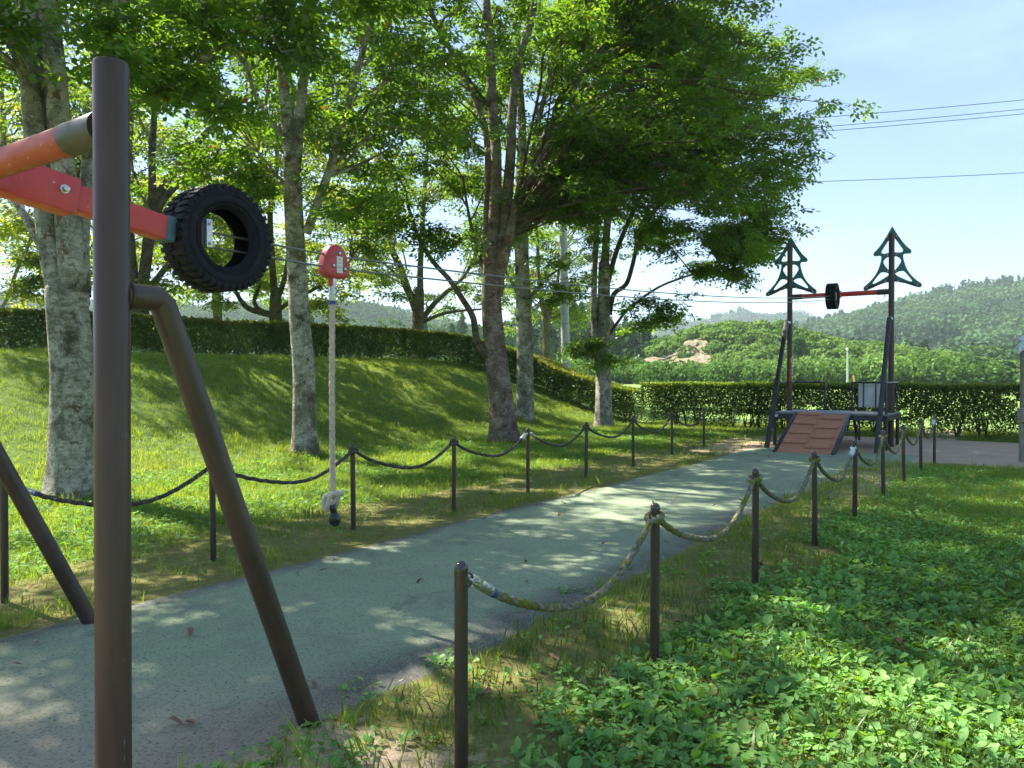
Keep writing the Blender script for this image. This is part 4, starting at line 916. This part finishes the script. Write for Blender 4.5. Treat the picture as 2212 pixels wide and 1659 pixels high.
def weeds():
    r = np.random.default_rng(51); W_ = NP()
    def dens(u, v): return np.clip(ss((u+1.95+1.1*(fbm(u*1.3, v*1.3, 52)-.5)*2)/.6)*(1-ss((v-13.8+(fbm(u, v, 54)-.5)*2)/1.2)), 0, 1)*(1-.45*ss((v-7)/4))*(1-.5*ss((u-1.5)/2)*ss((v-7)/2))
    # rosettes
    n = 21000; u = r.uniform(-3.2, 7, n); v = r.uniform(-1.2, 15, n); x = u*C_+v*S_; y = -u*S_+v*C_
    edge = ((u > -2.75) & (u < -2.1) & (v < 5.6) & (fbm(u*2.2, v*1.6, 57) > .47))
    k = inview(x, y, 1.2) & ((r.random(n) < dens(u, v)) | (edge & (r.random(n) < .9)) | ((u > -2.3) & (r.random(n) < .05))); x, y = x[k], y[k]; u, v = u[k], v[k]; n = len(x)
    small = np.where((u < -1.7), .6, 1.)*(1-.30*ss((v-6)/4))
    for j in range(7):
        m_ = r.random(n) < (.95 if j < 5 else .6); q = m_.sum(); a = r.uniform(0, 6.28, q)+j*.9; L = .052*r.uniform(.4, 1.45, q)*small[m_]; rad = .02+.02*r.random(q)
        pos = np.stack([x[m_]+np.cos(a)*rad, y[m_]+np.sin(a)*rad, gz(x[m_], y[m_])+r.uniform(.008, .05, q)*small[m_]], -1); w = r.integers(0, 4, q)
        tt = np.clip(.42+.8*(fbm(x[m_]*1.1, y[m_]*1.1, 58)-.5)+r.normal(0, .17, q), 0, .96)
        for e in range(4):
            mm_ = w == e; V, Fq = scatter(OV[e][0], OV[e][1], pos[mm_], rotmats(a[mm_], r.normal(.45, .35, mm_.sum()), r.normal(0, .25, mm_.sum())), L[mm_]); W_.add(V, Fq, np.repeat(tt[mm_], len(OV[e][0])))
    # filler small leaves
    n = 260000; u = r.uniform(-2.7, 7, n); v = r.uniform(-1.2, 15, n)**1; x = u*C_+v*S_; y = -u*S_+v*C_
    k = inview(x, y, 1.2) & (r.random(n) < dens(u, v)*.95+.02); x, y, u, v = x[k], y[k], u[k], v[k]; n = len(x); a = r.uniform(0, 6.28, n)
    L = .032*r.uniform(.5, 1.6, n); pos = np.stack([x, y, gz(x, y)+r.uniform(.005, .065, n)], -1); tt = np.clip(.40+.55*(fbm(x*.9+7, y*.9, 59)-.5)+r.normal(0, .16, n), 0, .97); tt = np.where(r.random(n) < .0015, 1, tt)
    w = r.integers(0, 4, n)
    for e in range(4):
        o2 = ovate(1, (.62, .75, .5, .85)[e], .2, .3, 2); mm_ = w == e
        V, Fq = scatter(o2[0], o2[1], pos[mm_], rotmats(a[mm_], r.normal(.2, .35, mm_.sum()), r.normal(0, .3, mm_.sum())), L[mm_]); W_.add(V, Fq, np.repeat(tt[mm_], len(o2[0])))
    o = W_.build('ground_cover', 'leaf_weed', None, True); tag(o, 'broad-leaved green weeds carpeting the lawn right of the path', 'ground cover', kind='stuff')
    # small low leaves among the grass on the left strip
    W2 = NP(); n = 42000; u = r.uniform(-11, -5.1, n); v = r.uniform(0, 20, n); x = u*C_+v*S_; y = -u*S_+v*C_
    k = inview(x, y, 1) & (r.random(n) < np.clip(ngf(u, v)*(fbm(u*.8, v*.8, 61) > .47)+.05, 0, 1)); x, y = x[k], y[k]; n = len(x); o2 = ovate(1, .7, .2, .3, 2)
    V, Fq = scatter(o2[0], o2[1], np.stack([x, y, gz(x, y)+r.uniform(.01, .07, n)], -1), rotmats(r.uniform(0, 6.28, n), r.normal(.2, .35, n), r.normal(0, .3, n)), .042*r.uniform(.6, 1.5, n)); tt = np.clip(.3+r.normal(0, .15, n), 0, .9)
    W2.add(V, Fq, np.repeat(tt, len(o2[0]))); tag(W2.build('ground_cover', 'leaf_weed', None, True), 'small round-leaved weeds among the grass left of the path', 'ground cover', kind='stuff')
weeds()
def tufts():
    r = np.random.default_rng(77); G = NP()
    for (px_, py_, Yt, rad) in ((158, 1078, 9.6, .36), (657, 982, 14.4, .28), (1089, 952, 17.7, .40), (1134, 922, 22.3, .3), (1304, 920, 23.0, .3)):
        c0 = P(px_, py_, Yt); n = 90; a = r.uniform(0, 6.28, n); q = rad*r.uniform(1.0, 1.5, n); x = c0[0]+np.cos(a)*q; y = c0[1]+np.sin(a)*q
        for j in range(len(CL)):
            m_ = slice(j, n, len(CL)); k = len(x[m_]); V, Fq = scatter(CL[j][0], CL[j][1], np.stack([x[m_], y[m_], gz(x[m_], y[m_])-.01], -1), rot_z(k, r, .25), .13*r.uniform(.6, 1.5, k)); G.add(V, Fq, np.repeat(r.uniform(.2, .8, k), len(CL[j][0])))
    # wispy taller grass along both path edges and at the fence posts
    n = 700; sd = r.random(n) < .55; u = np.where(sd, -5.02-np.abs(r.normal(0, .22, n)), -2.50+np.abs(r.normal(0, .25, n))); v = r.uniform(.8, 14, n); x = u*C_+v*S_; y = -u*S_+v*C_; k = inview(x, y, .5) & (fbm(u*2, v*1.7, 78) > .52); x, y = x[k], y[k]; n = len(x)
    for j in range(len(CL)):
        m_ = slice(j, n, len(CL)); k = len(x[m_]); V, Fq = scatter(CL[j][0], CL[j][1], np.stack([x[m_], y[m_], gz(x[m_], y[m_])-.005], -1), rot_z(k, r, .25), .10*r.uniform(.4, 1.5, k)); G.add(V, Fq, np.repeat(r.uniform(.2, .8, k), len(CL[j][0])))
    tag(G.build('grass', 'grass_blade'), 'taller grass tufts round the trunk bases and along the path edges', 'grass', kind='stuff')
tufts()
# fallen leaves
def fallen():
    r = np.random.default_rng(71); V, Fq = ovate(1, .5, .5, .5, 4); proto = []
    for s in range(3):
        VV = V.copy(); VV[:, 2] += .10*np.sin(VV[:, 0]*5+s)+.05*r.normal(size=len(V)); VV[:, 2] -= VV[:, 2].min(); me_o = mesh_np('fallen_leaf', VV*.062, Fq, 'dry_leaf', None, None, True); proto.append(me_o.data); bpy.data.objects.remove(me_o)
    spots = []
    while len(spots) < 34:
        u = r.uniform(-4.8, -2.7); v = r.uniform(1.2, 15.5); x, y, _ = uv(u, v)
        if y > 2.2 and abs(x) < y*.66: spots.append((x, y, 0))
    for _ in range(700):
        if len(spots) >= 74: break
        u = r.choice((r.uniform(-6.5, -5.1), r.uniform(-2.4, -1.4))); v = r.uniform(1, 14); x, y, _z = uv(u, v)
        if y > 2.4 and abs(x) < y*.66: spots.append((x, y, 1))
    for x, y, k in spots:
        o = bpy.data.objects.new('fallen_leaf', proto[r.integers(3)]); COL.objects.link(o); o.location = (x, y, float(gz(x, y))+.014+.01*k); o.rotation_euler = (r.normal(0, .15), r.normal(0, .15), r.uniform(0, 6.28)); s = r.uniform(.7, 1.3); o.scale = (s, s, s)
        tag(o, 'small curled dry brown leaf lying on the green path' if k == 0 else 'small curled dry brown leaf lying on the mossy verge', 'leaf', 'fallen leaves on the path' if k == 0 else 'fallen leaves on the mossy verge')
fallen()

# ------------------------------------------------------------------ far things
def blobs(name, mat, C, Rr, nq, lsz, seed, tints, flat=.8, up=True, label=None, cat=None, kind='stuff', parent=None, cone=None):
    """leafy crowns: C (n,3) centres, Rr radii, nq quads per crown"""
    r = np.random.default_rng(seed); n = len(C); m_ = n*nq; d = r.normal(size=(m_, 3)); d /= np.linalg.norm(d, axis=1)[:, None]
    if up: d[:, 2] = np.where(d[:, 2] < -.35, -d[:, 2], d[:, 2])
    ci = np.repeat(np.arange(n), nq); R2 = Rr[ci]
    lump = .82+.36*vnoise(d[:, 0]*2.3+ci*7.1, d[:, 2]*2.3+d[:, 1]*1.7+ci*3.3, seed); s = R2*lump*r.uniform(.86, 1.04, m_)
    pos = C[ci]+d*s[:, None]*np.array((1, 1, flat))
    if cone is not None:
        cc = cone[ci]; zt = r.uniform(0, 1, m_); ang = r.uniform(0, 6.28, m_); rr2 = R2*.52*(1-zt)**.8*r.uniform(.6, 1.1, m_)
        pc = C[ci]+np.stack([np.cos(ang)*rr2, np.sin(ang)*rr2, (zt*1.7-.6)*R2], -1); pos = np.where(cc[:, None], pc, pos); dc = np.stack([np.cos(ang), np.sin(ang), .3+0*ang], -1); d = np.where(cc[:, None], dc, d)
    nz = d+r.normal(0, .45, (m_, 3)); nz /= np.linalg.norm(nz, axis=1)[:, None]; t = np.cross(nz, r.normal(size=(m_, 3))); t /= np.linalg.norm(t, axis=1)[:, None]; bt = np.cross(nz, t)
    M = np.stack([t, bt, nz], -1); PV = np.array([(-.5, 0, -.06), (0, .42, 0), (.5, 0, -.06), (0, -.42, 0)]); V, Fq = scatter(PV, LQF, pos, M, (lsz*r.uniform(.6, 1.3, m_))*(R2/R2.mean())**.3)
    tt = np.clip(tints[ci]+r.normal(0, .09, m_), 0, 1); o = mesh_np(name, V, Fq, mat, parent, np.repeat(tt, 4))
    if label: tag(o, label, cat, kind=kind)
    return o
def terr(x, y):
    """near hill, middle rise, mountains"""
    px = CX+x/np.maximum(y, 1)*F
    h1 = 7.0*np.exp(-(((x-32.5)/14.5)**2)**1.25)*np.exp(-(((y-122)/17)**2)**1.2)
    h2 = 4.6*np.exp(-((x-56)/20)**2)*np.exp(-((y-122)/16)**2)
    lump = 1+.18*(fbm(x*.14, y*.14, 81)-.5)*2
    return (h1+h2)*lump
PB = np.array([(-900, 600), (-300, 610), (0, 640), (450, 660), (600, 648), (720, 655), (850, 668), (1000, 700), (1150, 735), (1300, 760), (1450, 742), (1600, 716), (1750, 700), (1850, 674), (1950, 645), (2050, 618), (2120, 609), (2212, 607), (2500, 590), (3200, 600)], float)
PA = np.array([(-900, 640), (0, 660), (700, 680), (1000, 700), (1300, 702), (1420, 697), (1500, 694), (1540, 684), (1600, 669), (1660, 682), (1715, 673), (1775, 690), (1900, 690), (3200, 690)], float)
def mtn(x, y, prof, R0, R1, amp, seed):
    px = CX+x/np.maximum(y, 1)*F; H = (HY-np.interp(px, prof[:, 0], prof[:, 1]))/F*R1-R1*.0085
    t = (y-R0)/(R1-R0); sp = (fbm(x*.011+3, y*.007, seed)-.5)*2
    t2 = np.clip(t+amp*sp*np.clip(t*2, 0, 1)*np.clip((1-t)*3, 0, 1), 0, 1.0)
    z = H*t2**1.15; z = np.where(t > 1, H*(1-.35*(t-1)), z); return z+1.0
def hill_mesh(name, label, prof, R0, R1, amp, seed, cols):
    pxs = np.linspace(-700, 3000, 150); ys = np.linspace(R0-5, R1*1.25, 60); Yg, Pg = np.meshgrid(ys, pxs, indexing='ij'); X = (Pg-CX)/F*Yg; Z = mtn(X, Yg, prof, R0, R1, amp, seed)-1.5
    I = (np.arange(59)[:, None]*150+np.arange(149)[None, :]); Fq = np.stack([I, I+1, I+151, I+150], -1).reshape(-1, 4)
    tag(mesh_np(name, np.stack([X, Yg, Z], -1).reshape(-1, 3), Fq, cols, None, None, True), label, kind='structure')
simple('forest_floor', (.022, .042, .018), (.045, .075, .03), .05, .95)
simple('rock_face', (.17, .12, .08), (.34, .26, .185), .6, .9, 0, .9, .5, (1, 1, .5), .2, (1.1, .54, (.12, .16, .05)))
simple('hill_soil', (.06, .10, .035), (.10, .15, .05), .2, .95)
hill_mesh('mountain', 'wooded mountain slopes beyond the field', PB, 230, 560, .28, 91, 'forest_floor')
hill_mesh('mountain_ridge', 'distant blue wooded ridge behind the mountain', PA, 700, 1050, .2, 95, 'forest_floor')
def forest(name, label, prof, R0, R1, amp, seed, n, rad, nq, lsz, pxr, dark=.5):
    r = np.random.default_rng(seed+1); y = R0+(R1*1.03-R0)*r.random(n)**.85; px = r.uniform(*pxr, n); x = (px-CX)/F*y; z = mtn(x, y, prof, R0, R1, amp, seed); Rr = rad*r.uniform(.6, 1.35, n)
    zone = fbm(x*.013+1, y*.013+4, seed+7); con = (zone > .60)&(r.random(n) < .85); tt = np.where(con, .08+r.normal(0, .04, n), .42+.9*(zone-.5)+r.normal(0, .13, n)); tt = np.clip(tt, 0, 1)
    blobs(name, 'leaf_forest', np.stack([x, y, z+Rr*.35], -1), Rr, nq, lsz, seed+2, tt, .8, True, label, 'forest', cone=con)
forest('forest', 'mixed broadleaf and cedar forest covering the mountain', PB, 235, 560, .28, 91, 8200, 5.2, 46, 1.75, (-80, 2330))
forest('forest', 'hazy forest covering the distant ridge', PA, 760, 1050, .2, 95, 3600, 8.5, 26, 3.6, (1250, 2000))
# near hill with bare rock face
hx = np.linspace(-2, 95, 160); hy = np.linspace(92, 165, 90); Xg, Yg = np.meshgrid(hx, hy); Zg = terr(Xg, Yg)+gz(Xg, Yg)-.35
I = (np.arange(89)[:, None]*160+np.arange(159)[None, :]); Fq = np.stack([I, I+1, I+161, I+160], -1).reshape(-1, 4)
tag(mesh_np('hill', np.stack([Xg, Yg, Zg], -1).reshape(-1, 3), Fq, 'hill_soil', None, None, True), 'low hill smothered in creepers, with a bare rock face', kind='structure')
def rockmask(x, y, z):
    px = CX+x/y*F; py = HY-(z-EYE)/y*F
    return (((px-1448)/70)**2+((py-765)/30)**2 < 1+.5*(fbm(px*.03, py*.05, 5)-.5)) & (py > 736+10*(px < 1440)) 
# bare rock face: an irregular slab set into the hill's front
ru = np.linspace(0, 1, 60); rw = np.linspace(0, 1, 34); RU, RW = np.meshgrid(ru, rw)
pxl = 1374+162*RU; topy = np.interp(RU, [0, .2, .35, .5, .58, .66, .85, .95, 1], [782, 768, 775, 764, 752, 738, 730, 736, 760])+5*(fbm(RU*9, RU*0, 68)-.5)
boty = np.interp(RU, [0, .15, .3, .6, .8, 1], [786, 790, 788, 798, 808, 800])+8*(fbm(RU*8, RU*0+2, 69)-.5)
pyl = topy*(1-RW)+boty*RW; rX = (pxl-CX)/F; rZ = (HY-pyl)/F; YY = np.full(rX.shape, 150.0)
for yq in np.linspace(150, 96, 220):
    hit = EYE+rZ*yq <= terr(rX*yq, np.full(rX.shape, yq))+gz(rX*yq, np.full(rX.shape, yq)); YY = np.where(hit, yq, YY)
YY = YY-.9+1.3*(fbm(RU*7, RW*5, 66)-.5)+.7*(fbm(RU*20, RW*14, 67)-.5)
RX = rX*YY; RZ = EYE+rZ*YY
I = (np.arange(33)[:, None]*60+np.arange(59)[None, :]); Fq = np.stack([I, I+60, I+61, I+1], -1).reshape(-1, 4)
tag(mesh_np('rock_face', np.stack([RX, YY, RZ], -1).reshape(-1, 3), Fq, 'rock_face', None, None, False), 'bare pinkish rock and soil scar on the front of the low hill', kind='structure')
def kudzu():
    r = np.random.default_rng(101); n = 2600; x = r.uniform(0, 92, n); y = r.uniform(95, 150, n); h = terr(x, y); z = h+gz(x, y); k = (h > .25); x, y, z = x[k], y[k], z[k]; n = len(x); px = CX+x/y*F; py = HY-(z-EYE)/y*F
    hidden = (y < 122) & (px > 1378) & (px < 1534) & (py > np.interp(px, [1378, 1416, 1455, 1474, 1510, 1533], [782, 770, 762, 740, 730, 744])-3) & (py < 800) ; k = ~hidden | (fbm(px*.05, py*.09, 109) > .70); x, y, z = x[k], y[k], z[k]; n = len(x)
    Rr = 1.15*r.uniform(.6, 1.5, n); tt = np.clip(.55+.9*(fbm(x*.12, y*.12, 103)-.5)+r.normal(0, .1, n), 0, 1)
    blobs('creeper', 'leaf_hill', np.stack([x, y, z+Rr*.15], -1), Rr, 110, .42, 104, tt, .75, True, 'light green creepers smothering the low hill', 'creeper')
    # bushes at its foot / right, along the field edge
    n = 520; px = np.r_[r.uniform(1200, 1760, 260), r.uniform(1700, 2300, 260)]; y = r.uniform(84, 100, n); x = (px-CX)/F*y; top = np.interp(px, [1150, 1300, 1400, 1560, 1700, 1760, 1850, 1950, 2050, 2150, 2300], [800, 800, 805, 806, 800, 790, 790, 782, 790, 808, 810]); z = EYE+(HY-top)/F*y
    Rr = 1.6*r.uniform(.6, 1.3, n); zc = 1.0+(z-1.0)*r.uniform(.1, .85, n); tt = np.clip(.42+.8*(fbm(x*.2, y*.2, 107)-.5)+r.normal(0, .12, n), 0, 1)
    blobs('shrubbery', 'leaf_hill', np.stack([x, y, zc], -1), Rr, 130, .42, 105, tt, .85, True, 'rounded bushes along the far edge of the field', 'bushes')
    # wood left of the hill
    n = 240; px = r.uniform(1080, 1420, n); y = r.uniform(118, 165, n); x = (px-CX)/F*y; top = np.interp(px, [1000, 1080, 1150, 1210, 1260, 1300, 1340, 1420], [720, 700, 672, 655, 668, 650, 700, 745]); z = 1+(EYE+(HY-top)/F*y-1)*r.uniform(.1, 1, n)
    Rr = 2.5*r.uniform(.6, 1.35, n); zone = fbm(px*.012, y*.05, 111); con = zone > .56; tt = np.where(con, .05, np.clip(.5+1.1*(zone-.4), 0, 1)+r.normal(0, .1, n))
    blobs('woodland', 'leaf_forest', np.stack([x, y, z-Rr*.4], -1), Rr, 180, .8, 112, np.clip(tt, 0, 1), .9, True, 'dark wood of cedars and broadleaves left of the low hill', 'woodland', cone=con)
    # middle wood right of the hill
    n = 420; px = r.uniform(1680, 2320, n); y = r.uniform(135, 215, n); x = (px-CX)/F*y; top = np.interp(px, [1680, 1760, 1850, 1900, 2000, 2100, 2320], [760, 745, 752, 762, 765, 755, 760]); z = 1+(EYE+(HY-top)/F*y-1)*r.uniform(.1, 1, n)
    Rr = 3.4*r.uniform(.6, 1.3, n); zone = fbm(px*.01+4, y*.03, 113); con = zone > .60; tt = np.where(con, .05, np.clip(.62+.8*(zone-.5), 0, 1)+r.normal(0, .12, n))
    blobs('woodland', 'leaf_forest', np.stack([x, y, z-Rr*.4], -1), Rr, 150, 1.0, 114, np.clip(tt, 0, 1), .8, True, 'light broadleaf wood between the low hill and the mountain', 'woodland', cone=con)
    # wood left behind the bank
    n = 300; px = r.uniform(-100, 1080, n); y = r.uniform(125, 190, n); x = (px-CX)/F*y; top = np.interp(px, [-100, 400, 600, 760, 900, 1080], [700, 705, 712, 708, 700, 705]); z = 1+(EYE+(HY-top)/F*y-1)*r.uniform(.1, 1, n)
    Rr = 3.2*r.uniform(.6, 1.35, n); zone = fbm(px*.01, y*.05, 117); con = zone > .55; tt = np.where(con, .05, np.clip(.5+1.0*(zone-.4), 0, 1))
    blobs('woodland', 'leaf_forest', np.stack([x, y, z-Rr*.4], -1), Rr, 110, .95, 118, np.clip(tt, 0, 1), .9, True, 'wood seen beyond the bank between the left-hand trunks', 'woodland', cone=con)
kudzu()
def far_tree(label, px, base_y, top_y, Y, halfw, tint, seed, lobes=9, mat='leaf_hill', conical=False, cat='tree', name='broadleaf_tree'):
    r = np.random.default_rng(seed); b0 = P(px, base_y, Y); H = (base_y-top_y)/F*Y; hw = halfw/F*Y; root = empty(name, tuple(b0)); tag(root, label, cat)
    tb = NP(); V, Fq = tube_np(np.array([b0-np.array((0, 0, .3)), b0+np.array((.05, 0, H*.5)), b0+np.array((0, 0, H*.9))]), [hw*.09+.05, hw*.07, .03], 8); tb.add(V, Fq); tb.build('trunk', 'bark_dark', root, True)
    if conical: C = np.array([b0+np.array((0, 0, H*.32))]); Rr = np.array([H*.38]); blobs('crown', mat, C, Rr, 1400, .5, seed, np.array([tint]), parent=root, cone=np.array([True]))
    else:
        C = []; Rr = []
        for k in range(lobes): 
            a = r.uniform(0, 6.28); q = r.uniform(.1, .6)**.5; zc = r.uniform(.35, .78); C.append(b0+np.array((math.cos(a)*hw*q*(1.1-zc*.5), math.sin(a)*hw*q, H*zc))); Rr.append(min(hw*.55, H*.24)*r.uniform(.75, 1.1))
        blobs('crown', mat, np.array(C), np.array(Rr), 260, .42, seed, np.clip(tint+r.normal(0, .1, lobes), 0, 1), .85, parent=root)
far_tree('round-topped dark green tree at the field edge near the right border', 2125, 832, 766, 88, 62, .12, 201, 14, 'leaf_forest')
far_tree('creeper-covered bushy tree standing beside the left mast of the platform', 1724, 800, 722, 96, 24, .30, 202, 9)
far_tree('pale green tree behind the small white lamp post', 1822, 815, 742, 104, 50, .6, 203, 11)
far_tree('dark cedar poking up just right of the two twin trunks', 1322, 815, 655, 112, 30, .06, 204, 1, 'leaf_forest', True, name='cedar_tree')

# utility pole, wires, lamp post, marker
up_ = empty('utility_pole', tuple(P(1222, 860, 32))); tag(up_, 'thick grey concrete utility pole behind the curved hedge', 'utility pole')
b = MB(); pb = P(1222.5, 800, 32); pb[2] = 1.9; b.tube([pb, P(1216, 480, 32), P(1212, 235, 32)], [.185, .155, .13], 20); b.build('shaft', 'concrete_pole', up_)
b = MB(); p2 = pb.copy(); p2[2] = -.2; b.tube([p2, pb], .196, 20); b.build('base_band', 'rust_band', up_)
for yy in (655, 700, 742):
    b = MB(); c0 = P(1216+(yy-480)*.018, yy, 32); th = np.linspace(0, 2*np.pi, 25); b.tube([c0+np.array((.176*math.cos(q), .176*math.sin(q), 0)) for q in th], .012, 6, False); b.build('band', 'dark_metal', up_)
b = MB(); b.bar(P(1212, 262, 32)-np.array((.9, .2, 0)), P(1212, 262, 32)+np.array((.9, .2, 0)), .09, .09); b.build('crossarm', 'galv', up_)
for (ya, yb, yc, lab) in ((291, 217, 'a', 'topmost overhead wire crossing the sky at right'), (312, 237, 'b', 'second overhead wire from the top at right'), (321, 247, 'c', 'third overhead wire, just under the second'), (404, 374, 'd', 'lowest overhead wire, alone well below the other three')):
    p0 = P(1216, ya, 31.9); p1 = P(2212, yb, 31.0); dd = p1-p0; ts = np.linspace(0, 1.8, 40); b = MB()
    b.tube([p0+dd*t-np.array((0, 0, .35*4*(t/1.8)*(1-t/1.8)-.35*4*(1/1.8)*(1-1/1.8)*t)) for t in ts], .013, 6); tag(b.build('overhead_wire', 'wire_black'), lab, 'wire', 'overhead wires')
lp = empty('lamp_post', tuple(P(1831, 842, 62))); tag(lp, 'small white lamp post in the field beyond the straight hedge', 'lamp post')
b = MB(); q0 = P(1831, 842, 62); q0[2] = float(gz(q0[0], q0[1])); b.tube([q0, P(1830.5, 760, 62)], [.085, .06], 12); b.build('pole', 'galv', lp)
b = MB(); q = P(1830, 758, 62); b.tube([q, q+np.array((-.12, -.25, .14)), q+np.array((-.18, -.5, .12))], [.05, .10, .06], 10); b.build('lamp_head', 'white_paint', lp)
b = MB(); q = P(1846, 835, 48); b.tube([P(1848, 836, 48), P(1843.5, 811, 48)], [.06, .05], 10); mk = b.build('marker_post', 'orange_paint'); tag(mk, 'short orange marker post behind the railing beyond the hedge', 'marker post')

# lashed wooden pole at the right edge
Yw = 13.9; X0 = (2214-CX)/F*Yw; wp = empty('wooden_pole', (X0, Yw, 0)); tag(wp, 'weathered grey wooden pole lashed with rope, white cloth on top, at the right edge', 'pole')
b = MB(); b.tube([(X0, Yw, .72), (X0+.01, Yw, 1.5), (X0, Yw, 2.12)], [.085, .08, .078], 16, True, trunkfn(3, .08)); b.build('pole', 'old_wood', wp)
b = MB(); b.tube([(X0-.055, Yw, -.05), (X0-.05, Yw, .80)], [.042, .045], 12, True, trunkfn(4, .08)); b.build('stake', 'old_wood', wp)
b = MB(); b.tube([(X0+.065, Yw+.03, -.05), (X0+.05, Yw, .80)], [.045, .05], 12, True, trunkfn(5, .08)); b.build('stake', 'stake_brown', wp)
b = MB(); th = np.linspace(0, 2*np.pi*7, 220); b.tube([(X0+.108*math.cos(q), Yw+.108*math.sin(q), .70+.26*q/th[-1]) for q in th], .017, 8); b.build('lashing', 'twine', wp)
b = MB(); b.lathe((X0-.01, Yw, 1.98), (0, 0, 1), [(0, .03), (.02, .10), (.08, .12), (.16, .115), (.22, .10), (.26, .08), (.28, .02)], 18)
b.v = [(x+.02*math.sin(z*40+x*30), y+.02*math.sin(z*33+y*25), z+.015*math.sin(x*60)) for x, y, z in b.v]
b.tube([(X0-.10, Yw-.03, 2.08), (X0-.14, Yw-.06, 2.0), (X0-.16, Yw-.05, 1.93)], [.02, .035, .012], 8); b.build('cloth', 'cloth', wp)

# ------------------------------------------------------------------ haze
m, nt = newmat('haze_mat'); o = N(nt, 'ShaderNodeOutputMaterial'); pvn = N(nt, 'ShaderNodeVolumePrincipled')
pvn.inputs['Color'].default_value = (.80, .90, 1.0, 1); pvn.inputs['Density'].default_value = .0003; pvn.inputs['Anisotropy'].default_value = .2
nt.links.new(pvn.outputs[0], o.inputs['Volume']); MATS['haze_mat'] = m
b = MB(); b.box((0, 1100, 121), (1900, 0, 0), (0, 1450, 0), (0, 0, 125)); hz = b.build('haze', 'haze_mat', None, False); tag(hz, 'thin pale blue haze lying over the valley', 'haze', kind='stuff')
